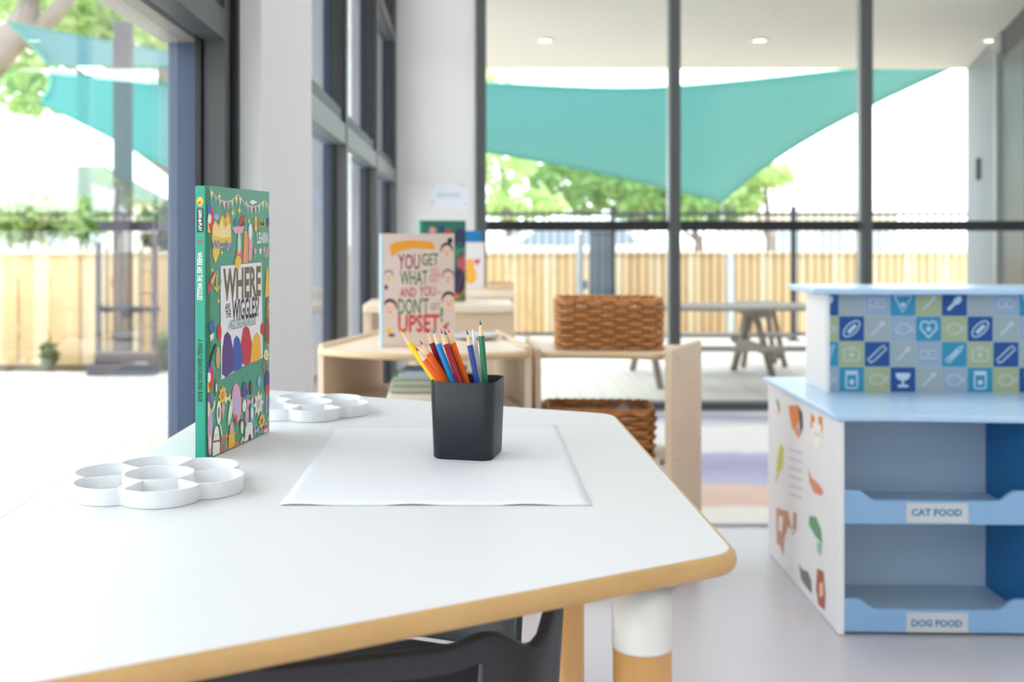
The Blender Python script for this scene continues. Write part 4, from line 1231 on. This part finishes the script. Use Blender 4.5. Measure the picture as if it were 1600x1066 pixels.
# folded cloths and thin books on the shelf of unit one
def cloth_fold(label, cx, cy, z, w_, d_, h_, m, layers=3):
    t = thing('folded_cloth', label, 'cloth', (cx, cy, z), 'folded things on the curved shelf')
    for i in range(layers):
        hh = h_ / layers
        sc = 1 - 0.03 * ((i * 7) % 3)
        box('fold', (cx - w_ / 2 * sc, cx + w_ / 2 * sc), (cy - d_ / 2 * sc, cy + d_ / 2 * sc), (z + i * hh, z + (i + 1) * hh - 0.0004), m, t, hh * 0.4, seg=3)
cloth_fold('cream folded cloth at the bottom of the pile on the curved shelf', -0.079, 3.02, 0.4975, 0.25, 0.19, 0.042, mat('cream_cloth', (240, 226, 206), 0.9), 2)
cloth_fold('sage green folded cloth in the middle of the pile', -0.075, 3.03, 0.540, 0.24, 0.18, 0.034, mat('sage_cloth', (184, 192, 168), 0.9), 2)
for i, (c_, lab) in enumerate((((120, 196, 150), 'thin mint green booklet lying on the folded cloths'), ((240, 240, 236), 'thin white booklet lying above the mint one'), ((150, 196, 226), 'thin pale blue booklet on top of the pile'))):
    zz = 0.5745 + i * 0.0075
    t = thing('thin_booklet', lab, 'book', (-0.103 + i * 0.014, 3.02, zz), 'thin booklets on the folded cloths')
    for nm, za, zc in (('cover', 0, 0.0008), ('pages', 0.0009, 0.0059), ('cover', 0.006, 0.0068)):
        s_ = 0.0 if nm == 'cover' else 0.003
        box(nm, (-0.188 + i * 0.014 + s_, -0.018 + i * 0.014 - s_), (2.955 + s_, 3.09 - s_), (zz + za, zz + zc), flat(*c_, 0.5) if nm == 'cover' else PAPER, t)
# shallow clear grey dish on top of unit one
p = on_z(742, 530, ST)
lathe('shallow_dish', [(0.036, 0.0005), (0.068, 0.007), (0.075, 0.016), (0.073, 0.0165), (0.066, 0.009), (0.034, 0.003)], (p.x, p.y, ST), mat('grey_dish', (206, 206, 210), 0.25), None, 36)
tag(bpy.data.objects['shallow_dish'], 'shallow pale grey dish on the curved shelf behind the pencils', 'dish')

# picture book standing on unit one
q0, q1 = on_z(600, 543, ST), at(710, 540, 3.10)
q0.z = ST + 0.0006; q1.z = q0.z
U2 = (q1 - q0).normalized(); W2 = (q1 - q0).length; H2 = 0.309
b2 = thing('picture_book', 'cream picture book with red and green lettering standing on the curved shelf', 'book', tuple(q0))
c2f = Frame(q0, U2, (0, 0, 1))
CRM = mat('book_cream', (226, 206, 196), 0.45, 0.03)
fc2 = slab('front_cover', c2f, 0, W2, 0, H2, -0.002, 0, CRM, b2, 0.0007)
slab('back_cover', c2f, 0, W2, 0, H2, -0.013, -0.011, CRM, b2, 0.0007)
slab('page_block', c2f, 0.002, W2 - 0.003, 0.002, H2 - 0.002, -0.0109, -0.0021, mat('page_edges', (238, 234, 224)), b2)
slab('spine', c2f, -0.010, -0.0001, 0, H2, -0.013, 0, mat('pale_blue_spine', (196, 218, 230), 0.45), b2, 0.001)
MAR, GRN, RD2 = flat(150, 44, 66), flat(58, 122, 62), flat(206, 46, 54)
def T2(s, x0, y0, x1, y1, m, bold=0.012): lettering(c2f, s, pxbox(c2f, x0, y0, x1, y1), m, fc2, bold * 0.6)
T2('YOU', 622, 397, 656, 421, MAR); T2('GET', 659, 396, 685, 415, GRN)
T2('WHAT', 625, 423, 668, 445, GRN); T2('YOU', 672, 419, 685, 428, flat(206, 100, 104), 0); T2('GET', 671, 429, 688, 441, flat(206, 100, 104), 0)
T2('AND', 625, 450, 650, 464, flat(196, 66, 76)); T2('YOU', 655, 447, 680, 463, flat(196, 66, 76)); T2('..', 682, 456, 688, 459, flat(196, 66, 76), 0)
T2("DON'T", 622, 466, 670, 491, GRN); T2('GET', 672, 474, 687, 484, flat(120, 110, 108), 0)
T2('UPSET', 622, 492, 687, 519, RD2, 0.04); T2('!', 688, 480, 692, 503, GRN, 0.04)
def D2(*polys): return decal('motif', c2f, [(m, [(max(0.001, min(W2 - 0.001, a_)), max(0.001, min(H2 - 0.001, b_))) for a_, b_ in pts]) for m, pts in polys], fc2)
def Q(*pts): return [c2f.uv(*k_) for k_ in pts]
D2((flat(240, 164, 40), Q((608, 385), (618, 378), (645, 375), (676, 378), (680, 390), (645, 388), (625, 392), (612, 402))))
HAIR, SKN, GRY = flat(70, 40, 40), flat(236, 204, 184), flat(150, 136, 134)
for (x, y, r, hc) in ((698, 392, 0.018, INK), (700, 433, 0.018, GRY), (701, 470, 0.0205, HAIR), (609, 482, 0.0205, HAIR), (607, 432, 0.014, GRY)):
    u = c2f.uv(x, y)
    D2((hc, ell((u[0], u[1] + r * .25), r, r * 1.05)), (SKN, ell((u[0], u[1] - r * .15), r * .86, r * 1.0)), (INK, ell((u[0] - r * .3, u[1]), r * .08)), (INK, ell((u[0] + r * .3, u[1]), r * .08)), (RD2, ell((u[0], u[1] - r * .5), r * .22, r * .1)))
D2((INK, ell(c2f.uv(703, 376), 0.008, 0.008)))
D2((flat(110, 60, 120), ell(c2f.uv(603, 449), 0.006, 0.007)))
D2((flat(236, 190, 90), ell(c2f.uv(608, 517), 0.010, 0.008)), (flat(90, 80, 84), ell(c2f.uv(612, 524), 0.010, 0.005)))
D2((flat(200, 60, 50), ell(c2f.uv(696, 511), 0.007, 0.006)), (GRN, ell(c2f.uv(699, 506), 0.006, 0.003, rot=20)))

# ------------------------------------------------------------------ far shelf units with books
def low_shelf(label, x0, x1, y0, y1, h_, open_left):
    t = thing('low_shelf', label, 'shelf', ((x0 + x1) / 2, (y0 + y1) / 2, 0))
    box('top', (x0, x1), (y0, y1), (h_ - 0.03, h_), BIRCH_TOP, t, 0.006)
    for xx in (x0 + 0.0, x1 - 0.03): box('side_panel', (xx, xx + 0.03), (y0 + 0.01, y1), (0, h_ - 0.0301), BIRCH, t, 0.003)
    box('front_panel', (x0 + open_left, x1 - 0.0301), (y0 + 0.015, y0 + 0.03), (0.06, h_ - 0.0301), BIRCH, t)
    box('shelf_board', (x0 + 0.0301, x1 - 0.0301), (y0 + 0.04, y1 - 0.005), (0.30, 0.318), BIRCH_TOP, t)
    box('plinth', (x0 + 0.0301, x1 - 0.0301), (y0 + 0.03, y1 - 0.005), (0, 0.0599), BIRCH, t)
    return t
Y3 = 3.86
low_shelf('low birch shelf under the windows carrying the dark green book', px2x(567, Y3), px2x(804, Y3), Y3, Y3 + 0.32, H - (476 - CY) / F * Y3, 0.20)
Y4 = 4.75
low_shelf('low birch shelf farthest away near the glass wall', px2x(640, Y4), px2x(804, Y4), Y4, Y4 + 0.34, H - (455 - CY) / F * Y4, 0.22)
z3 = H - (476 - CY) / F * Y3
q0 = at(661, 470, 3.98); q1 = at(728, 470, 4.06)
q0.z = q1.z = z3 + 0.0006
f3 = Frame(q0, (q1 - q0), (0, 0, 1)); W3 = (q1 - q0).length; H3 = (480 - 352) / F * 3.98
b3 = thing('picture_book', 'dark green illustrated book standing on the low shelf by the windows', 'book', tuple(q0))
fc3 = slab('front_cover', f3, 0, W3, 0, H3, -0.002, 0, mat('deep_green_cover', (36, 112, 94), 0.4), b3, 0.0008)
slab('back_cover', f3, 0, W3, 0, H3, -0.014, -0.012, mat('deep_green_cover', (36, 112, 94)), b3, 0.0008)
slab('page_block', f3, 0.003, W3 - 0.003, 0.003, H3 - 0.003, -0.0119, -0.0021, mat('page_edges', (238, 234, 224)), b3)
slab('spine', f3, -0.012, -0.0001, 0, H3, -0.014, 0, TEAL, b3, 0.001)
for (x, y, rx, ry, c_) in ((676, 360, .014, .012, (214, 150, 150)), (690, 358, .012, .012, (40, 60, 130)), (700, 362, .014, .01, (190, 60, 60)), (720, 372, .03, .035, (52, 52, 92)), (718, 392, .02, .03, (60, 140, 110)), (722, 410, .02, .035, (190, 90, 100)), (716, 440, .03, .05, (60, 54, 92)), (724, 448, .015, .03, (170, 150, 40)), (714, 462, .015, .012, (220, 120, 60)), (690, 440, .03, .04, (70, 60, 90)), (678, 400, .03, .04, (60, 140, 120))):
    u = f3.uv(x, y)
    decal('motif', f3, [(flat(*c_), [(max(0.002, min(W3 - 0.002, a_)), max(0.002, min(H3 - 0.002, b_))) for a_, b_ in ell(u, rx, ry)])], fc3)
z4 = H - (455 - CY) / F * Y4
q0 = at(708, 450, 4.86); q1 = at(757, 450, 4.90)
q0.z = q1.z = z4 + 0.0006
f4 = Frame(q0, (q1 - q0), (0, 0, 1)); W4 = (q1 - q0).length; H4 = (452 - 378) / F * 4.86
b4 = thing('picture_book', 'white picture book with yellow figure and pink heart on the farthest shelf', 'book', tuple(q0))
fc4 = slab('front_cover', f4, 0, W4, 0, H4, -0.002, 0, flat(232, 228, 232, 0.5), b4, 0.0008)
slab('back_cover', f4, 0, W4, 0, H4, -0.012, -0.010, flat(232, 228, 232, 0.5), b4, 0.0008)
slab('page_block', f4, 0.003, W4 - 0.003, 0.003, H4 - 0.003, -0.0099, -0.0021, mat('page_edges', (238, 234, 224)), b4)
slab('spine', f4, -0.006, -0.0001, 0, H4, -0.012, 0, flat(232, 228, 232, 0.5), b4, 0.0008)
u = f4.uv(735, 430); decal('motif', f4, [(flat(244, 184, 76), ell(u, 0.028, 0.040)), (flat(244, 184, 76), ell((u[0], u[1] + 0.05), 0.020, 0.022))], fc4)
u = f4.uv(746, 409); decal('motif', f4, [(flat(192, 24, 110), [(u[0], u[1] - .016), (u[0] + .013, u[1] + .002), (u[0] + .011, u[1] + .011), (u[0] + .004, u[1] + .011), (u[0], u[1] + .006), (u[0] - .004, u[1] + .011), (u[0] - .011, u[1] + .011), (u[0] - .013, u[1] + .002)])], fc4)
q0 = at(716, 450, 4.93); q1 = at(752, 450, 4.96); q0.z = q1.z = z4 + 0.0006
f5 = Frame(q0, (q1 - q0), (0, 0, 1)); W5 = (q1 - q0).length; H5 = (452 - 361) / F * 4.93
b5 = thing('picture_book', 'taller bright blue book standing behind the white one on the farthest shelf', 'book', tuple(q0))
BLU = flat(24, 126, 190)
for nm, a_, b_, m in (('front_cover', -0.002, 0, BLU), ('page_block', -0.0099, -0.0021, mat('page_edges', (238, 234, 224))), ('back_cover', -0.012, -0.010, BLU)):
    s_ = 0.003 if nm == 'page_block' else 0
    slab(nm, f5, s_, W5 - s_, s_, H5 - s_, a_, b_, m, b5)
slab('spine', f5, -0.004, -0.0001, 0, H5, -0.012, 0, BLU, b5)
# angled tray on the farthest shelf
tr = thing('wooden_tray', 'small wooden tray tilted on the farthest low shelf', 'tray', (px2x(780, 4.85), 4.9, z4))
tx0, tx1 = px2x(764, 4.82), px2x(803, 4.82)
box('base', (tx0, tx1), (4.80, 5.02), (z4 + 0.0005, z4 + 0.008), BIRCH, tr, 0.001)
for nm, xx, yy_ in (('rim', (tx0, tx0 + 0.006), (4.80, 5.02)), ('rim', (tx1 - 0.006, tx1), (4.80, 5.02)), ('rim', (tx0 + 0.0061, tx1 - 0.0061), (4.80, 4.806)), ('rim', (tx0 + 0.0061, tx1 - 0.0061), (5.014, 5.02))):
    box(nm, xx, yy_, (z4 + 0.0081, z4 + 0.03), BIRCH_EDGE, tr, 0.001)

# notice on the end wall
wf = Frame((0, DG - 0.001, 0), (1, 0, 0), (0, 0, 1))
nb = pxbox(wf, 672, 284, 734, 327)
nt_ = thing('wall_notice', 'small white notice with floral corners taped to the end wall', 'notice', ((nb[0] + nb[2]) / 2, DG - 0.001, nb[1]))
sh = slab('sheet', wf, nb[0], nb[2], nb[1], nb[3], 0.0002, 0.0008, flat(226, 230, 242, 0.6), nt_)
wf2 = Frame((0, DG - 0.0019, 0), (1, 0, 0), (0, 0, 1))
for x, y, r, c_ in ((725, 290, .012, (232, 196, 188)), (719, 288, .010, (206, 200, 212)), (677, 289, .010, (206, 200, 206)), (675, 320, .011, (238, 190, 170)), (676, 315, .009, (196, 186, 200)), (728, 320, .010, (200, 208, 200)), (675, 298, .008, (200, 214, 206))):
    decal('floral_corner', wf2, [(flat(*c_), star(wf2.uv(x, y), r, 6, 0.6))], sh, 0)
for x0, x1 in ((683, 697), (699, 719)):
    b_ = pxbox(wf2, x0, 302, x1, 308); decal('faded_line', wf2, [(flat(190, 208, 226), rect(*b_))], sh, 0)

# ------------------------------------------------------------------ pet shop play stand
KO = Vector((0.896, 2.675)); ka = math.radians(-1.65)
def K(x, y, z): return (KO.x + x * math.cos(ka) - y * math.sin(ka), KO.y + x * math.sin(ka) + y * math.cos(ka), z)
KB = mat('powder_blue', (142, 184, 226), 0.4, 0.03, 3)
KBT = mat('pale_blue_top', (184, 214, 246), 0.25, 0.02, 3)
KN = mat('deep_blue', (0, 104, 168), 0.4, 0.04, 3)
KW = mat('white_melamine', (240, 240, 243), 0.35, 0.02)
KI = mat('pale_blue_back', (176, 198, 220), 0.5, 0.03, 3)
kt = thing('play_shop_stand', 'blue and white pet shop play stand with food shelves on the right', 'play stand', (KO.x, KO.y, 0))
BWd, DIV, KD = 0.90, 0.452, 0.69
CT = 0.528
spnl = box('side_panel', (0, 0.014), (0, KD), (0.002, CT - 0.016), KW, kt, 0.001, xf=K)
box('side_panel', (BWd, BWd + 0.014), (0, KD), (0.002, CT - 0.016), KW, kt, 0.001, xf=K)
box('divider', (DIV, DIV + 0.012), (0.012, 0.245), (0.012, CT - 0.0161), KN, kt, 0.001, xf=K)
box('back_panel', (0.0141, BWd - 0.0001), (0.246, 0.256), (0.002, CT - 0.0161), KI, kt, xf=K)
top_poly = []
for i in range(13):
    s_ = i / 12
    top_poly.append((-0.012 + s_ * (BWd + 0.038), -0.012 - 0.022 * s_ + 0.006 * math.sin(s_ * 9)))
top_poly += [(BWd + 0.026, KD + 0.012), (-0.012, KD + 0.012)]
prism('counter', [K(p_[0], p_[1], 0)[:2] for p_ in top_poly], CT - 0.0155, CT, KBT, kt, 0.004)
def lip(nm, x0, x1, zlow, zdip, zhigh):
    pts = [(x0, zlow), (x1, zlow), (x1, zhigh)]
    for i in range(9): pts.append((x1 - 0.03 - 0.045 * i / 8, zhigh - (zhigh - zdip) * (0.5 - 0.5 * math.cos(math.pi * i / 8))))
    for i in range(9): pts.append((x0 + 0.075 - 0.045 * i / 8, zdip + (zhigh - zdip) * (0.5 - 0.5 * math.cos(math.pi * i / 8))))
    pts.append((x0, zhigh))
    n_ = len(pts)
    v = [K(p_[0], 0.004, p_[1]) for p_ in pts] + [K(p_[0], 0.016, p_[1]) for p_ in pts]
    f = [tuple(range(n_)), tuple(range(n_, 2 * n_))[::-1]] + [(i, (i + 1) % n_, n_ + (i + 1) % n_, n_ + i) for i in range(n_)]
    return fix_normals(mesh(nm, v, f, KB, kt))
lips = []
for zl, zd, zh, zs in ((0.266, 0.322, 0.346, 0.288), (0.008, 0.062, 0.087, 0.045)):
    for xa, xb in ((0.0145, DIV - 0.0003), (DIV + 0.0125, BWd - 0.0003)):
        box('shelf_board', (xa, xb), (0.0165, 0.2455), (zs - 0.012, zs), KI, kt, xf=K)
        lips.append(lip('shelf_lip', xa, xb, zl, zd, zh))
kf = Frame(K(0, 0.0038, 0), Vector(K(1, 0, 0)) - Vector(K(0, 0, 0)), (0, 0, 1))
for lp, s_, (x0, y0, x1, y1), tb_ in ((lips[0], 'CAT FOOD', (1416, 786, 1513, 818), (1424, 795, 1503, 807)), (lips[2], 'DOG FOOD', (1416, 957, 1513, 989), (1424, 968, 1503, 980))):
    b_ = pxbox(kf, x0, y0, x1, y1)
    decal('label_plate', kf, [(flat(206, 208, 196), rect(*b_)), (flat(206, 212, 220), rect(b_[0] + .003, b_[1] + .003, b_[2] - .003, b_[3] - .003))], lp, 0.0002)
    lettering(kf, s_, pxbox(kf, *tb_), flat(0, 128, 172), lp, 0.03, n0=0.0008)
# raised back with printed squares
UX0, UY0, UY1 = 0.088, 0.372, 0.56
UT = 0.797
for xa in (UX0, BWd - UX0): box('upper_side', (xa - 0.012, xa), (UY0 - 0.004, UY1), (CT + 0.0003, UT), KW, kt, 0.001, xf=K)
box('upper_back', (UX0 + 0.0003, BWd - UX0 - 0.0125), (UY1 - 0.012, UY1), (CT + 0.0003, UT), KW, kt, xf=K)
box('upper_top', (UX0 - 0.058, BWd - UX0 + 0.05), (UY0 - 0.05, UY1 + 0.03), (UT + 0.0003, UT + 0.016), KBT, kt, 0.003, xf=K)
tp = box('printed_panel', (UX0 + 0.0003, BWd - UX0 - 0.0125), (UY0, UY0 + 0.010), (CT + 0.0003, UT), flat(176, 190, 200), kt, xf=K)
tf = Frame(K(0, UY0, 0), Vector(K(1, 0, 0)) - Vector(K(0, 0, 0)), (0, 0, 1))
cols = {'n': flat(0, 72, 142), 's': flat(154, 170, 176), 'l': flat(144, 166, 192), 't': flat(36, 138, 176), 'g': flat(160, 174, 136)}  # print colours darkened, with the shade on the panel put into them
rowsC = ['nsltg', 'gnslt', 'tgnsl', 'ltgns']
ICN, ICL = flat(190, 212, 232), flat(186, 202, 214)
u_start = tf.uv(1310.5, 560)[0]; sq = (tf.uv(1551.5, 560)[0] - u_start) / 6.0
vb = CT + 0.001
u_min, u_max = UX0 + 0.001, BWd - UX0 - 0.013
def icon(ch, row, u, v, s):
    c = (u, v); w_ = s * 0.05
    kindi = (ord(ch) + row * 3) % 100
    if ch == 'n' and row == 1:      # plaster strip
        return [ringstroke(ell(c, s * .40, s * .20, 16, rot=45), w_), stroke([(u - s * .14, v - s * .16), (u + s * .16, v + s * .14)], s * .14)]
    if ch == 'n' and row == 2:      # bone
        a_, b_ = (u - s * .22, v - s * .22), (u + s * .22, v + s * .22)
        return [ringstroke([(a_[0] - s * .04, a_[1] - s * .12), (a_[0] + s * .12, a_[1] - s * .02), (b_[0] + s * .02, b_[1] - s * .12), (b_[0] + s * .14, b_[1] - s * .02), (b_[0] + s * .04, b_[1] + s * .12), (b_[0] - s * .12, b_[1] + s * .02), (a_[0] - s * .02, a_[1] + s * .12), (a_[0] - s * .14, a_[1] + s * .02)], w_)]
    if ch == 'n' and row == 3:      # cup on a foot
        return [ell((u, v + s * .18), s * .28, s * .22, 12, 180, 360), rect(u - s * .28, v + s * .18, u + s * .28, v + s * .26), rect(u - s * .04, v - s * .2, u + s * .04, v), rect(u - s * .2, v - s * .3, u + s * .2, v - s * .2)]
    if ch == 'n':                   # brush
        return [stroke([(u - s * .25, v - s * .25), (u + s * .1, v + s * .1)], s * .12), ell((u + s * .12, v + s * .12), s * .2, s * .13, rot=45)]
    if ch == 't' and row == 1:      # heart
        return [ringstroke([(u, v - s * .34), (u + s * .32, v + s * .02), (u + s * .28, v + s * .26), (u + s * .1, v + s * .3), (u, v + s * .18), (u - s * .1, v + s * .3), (u - s * .28, v + s * .26), (u - s * .32, v + s * .02)], w_ * 1.3), star(c, s * .12, 4, .6)]
    if ch == 't' and row == 2:      # tube
        return [ringstroke([(u - s * .34, v - s * .24), (u - s * .22, v - s * .34), (u + s * .26, v + s * .18), (u + s * .34, v + s * .34), (u + s * .16, v + s * .26)], w_), stroke([(u - s * .2, v - s * .2), (u + s * .15, v + s * .15)], w_)]
    if ch == 't' and row == 3:      # jar
        return [ringstroke(rounded([Vector((u - s * .22, v - s * .34)), Vector((u + s * .22, v - s * .34)), Vector((u + s * .22, v + s * .22)), Vector((u - s * .22, v + s * .22))], s * .08, 3), w_ * 1.2), rect(u - s * .24, v + s * .24, u + s * .24, v + s * .34), ell((u, v - s * .1), s * .1)]
    if ch == 't':                   # bib
        return [ringstroke([(u - s * .35, v + s * .3), (u, v - s * .35), (u + s * .35, v + s * .3)], w_ * 1.2), ell((u, v - s * .05), s * .09)]
    if ch == 'g' and row == 2:      # first aid case
        return [ringstroke(rounded([Vector((u - s * .3, v - s * .25)), Vector((u + s * .3, v - s * .25)), Vector((u + s * .3, v + s * .2)), Vector((u - s * .3, v + s * .2))], s * .06, 3), w_), rect(u - s * .12, v - s * .06, u + s * .12, v + s * .01), rect(u - s * .035, v - s * .14, u + s * .035, v + s * .09), ringstroke(rect(u - s * .12, v + s * .2, u + s * .12, v + s * .28), w_)]
    if ch in 'gl' and row in (1, 3):
        return [ringstroke(ell(c, s * .28, s * .2, 16), w_), ringstroke([(u + s * .28, v), (u + s * .4, v + s * .12), (u + s * .4, v - s * .12)], w_), ell((u - s * .1, v + s * .03), s * .04)]
    if ch == 'l':
        return [ringstroke(rect(u - s * .3, v - s * .15, u + s * .3, v + s * .15), w_), ell(c, s * .06)]
    if ch == 's' and row == 0: return []
    return [stroke([(u - s * .22, v - s * .25), (u + s * .22, v + s * .22)], w_ * 1.6), ell((u + s * .2, v + s * .2), s * .1)]
for r_ in range(4):
    for c_ in range(-1, 12):
        ua, ub = u_start + c_ * sq + 0.0007, u_start + (c_ + 1) * sq - 0.0007
        v0_, v1_ = vb + (3 - r_) * sq + 0.0007, vb + (4 - r_) * sq - 0.0007
        ua2, ub2, v1c = max(ua, u_min), min(ub, u_max), min(v1_, UT - 0.001)
        if ub2 - ua2 < 0.004: continue
        ch = rowsC[r_][(c_ + 1) % 5]
        decal('printed_square', tf, [(cols[ch], rect(ua2, v0_, ub2, v1c))], tp, 0.0004)
        cc = ((ua + ub) / 2, (v0_ + v1_) / 2)
        pol = []
        for pg in icon(ch, r_, cc[0], cc[1], sq):
            pol.append((ICN if ch in 'nt' else ICL, [(max(ua2, min(ub2, a_)), max(v0_, min(v1c, b__))) for a_, b__ in pg]))
        if pol: decal('printed_icon', tf, pol, tp, 0.0008)
# animals printed on the white side panel
sfk = Frame(K(-0.0002, KD, 0), Vector(K(0, 0, 0)) - Vector(K(0, KD, 0)), (0, 0, 1))
def S_(*pts): return [sfk.uv(*k_) for k_ in pts]
def animal(*polys): return decal('printed_animal', sfk, list(polys), spnl, 0.0004)
OR, BK, TAN, RST, GY, LIME, LEAFG = flat(232, 130, 44), flat(66, 60, 60), flat(196, 140, 104), flat(176, 84, 54), flat(116, 114, 114), flat(204, 206, 84), flat(92, 158, 104)
animal((LEAFG, S_((1212, 622), (1217, 628), (1219, 640), (1215, 634))), (OR, S_((1215, 634), (1219, 640), (1217, 650))))
animal((OR, S_((1232, 634), (1248, 633), (1250, 652), (1244, 676), (1238, 670), (1234, 650))), (BK, S_((1247, 634), (1254, 645), (1255, 668), (1251, 680), (1249, 655))), (flat(226, 150, 120), S_((1240, 664), (1252, 672), (1249, 686), (1243, 678))))
animal((OR, S_((1267, 645), (1273, 652), (1272, 672), (1267, 668))), (OR, S_((1279, 650), (1285, 652), (1285, 676), (1280, 672))), (flat(250, 246, 240), S_((1270, 660), (1283, 664), (1284, 690), (1276, 708), (1269, 688))), (BK, ell(sfk.uv(1274, 677), .004)), (BK, ell(sfk.uv(1280, 680), .004)))
animal((LIME, S_((1220, 692), (1225, 702), (1223, 730), (1216, 744), (1213, 735), (1216, 708))), (GY, S_((1214, 742), (1216, 742), (1212, 758))))
animal((flat(226, 140, 110), S_((1263, 732), (1268, 746), (1280, 757), (1287, 768), (1284, 775), (1272, 770), (1265, 754))))
animal((TAN, S_((1213, 793), (1232, 800), (1233, 818), (1226, 840), (1224, 871), (1219, 852), (1214, 850))), (flat(240, 232, 226), S_((1217, 805), (1224, 808), (1222, 832), (1216, 828))), (TAN, S_((1231, 800), (1238, 830), (1232, 820))), (TAN, S_((1240, 800), (1245, 803), (1244, 832), (1240, 826))), (BK, ell(sfk.uv(1240, 833), .005)))
animal((LEAFG, S_((1265, 806), (1275, 808), (1283, 828), (1285, 850), (1274, 838), (1264, 820))), (flat(150, 200, 180), S_((1277, 846), (1285, 850), (1283, 870), (1277, 862))))
animal((GY, S_((1248, 880), (1253, 890), (1262, 893), (1268, 908), (1269, 928), (1260, 918), (1252, 906))))
animal((RST, S_((1277, 888), (1287, 894), (1290, 930), (1289, 954), (1279, 946), (1275, 920))), (flat(240, 200, 170), S_((1280, 912), (1286, 910), (1287, 930), (1281, 934))))
for i in range(6):
    y = 702 + i * 14
    animal((flat(206, 210, 226), stroke(S_((1234, y), (1254, y + 7)), 0.006)))
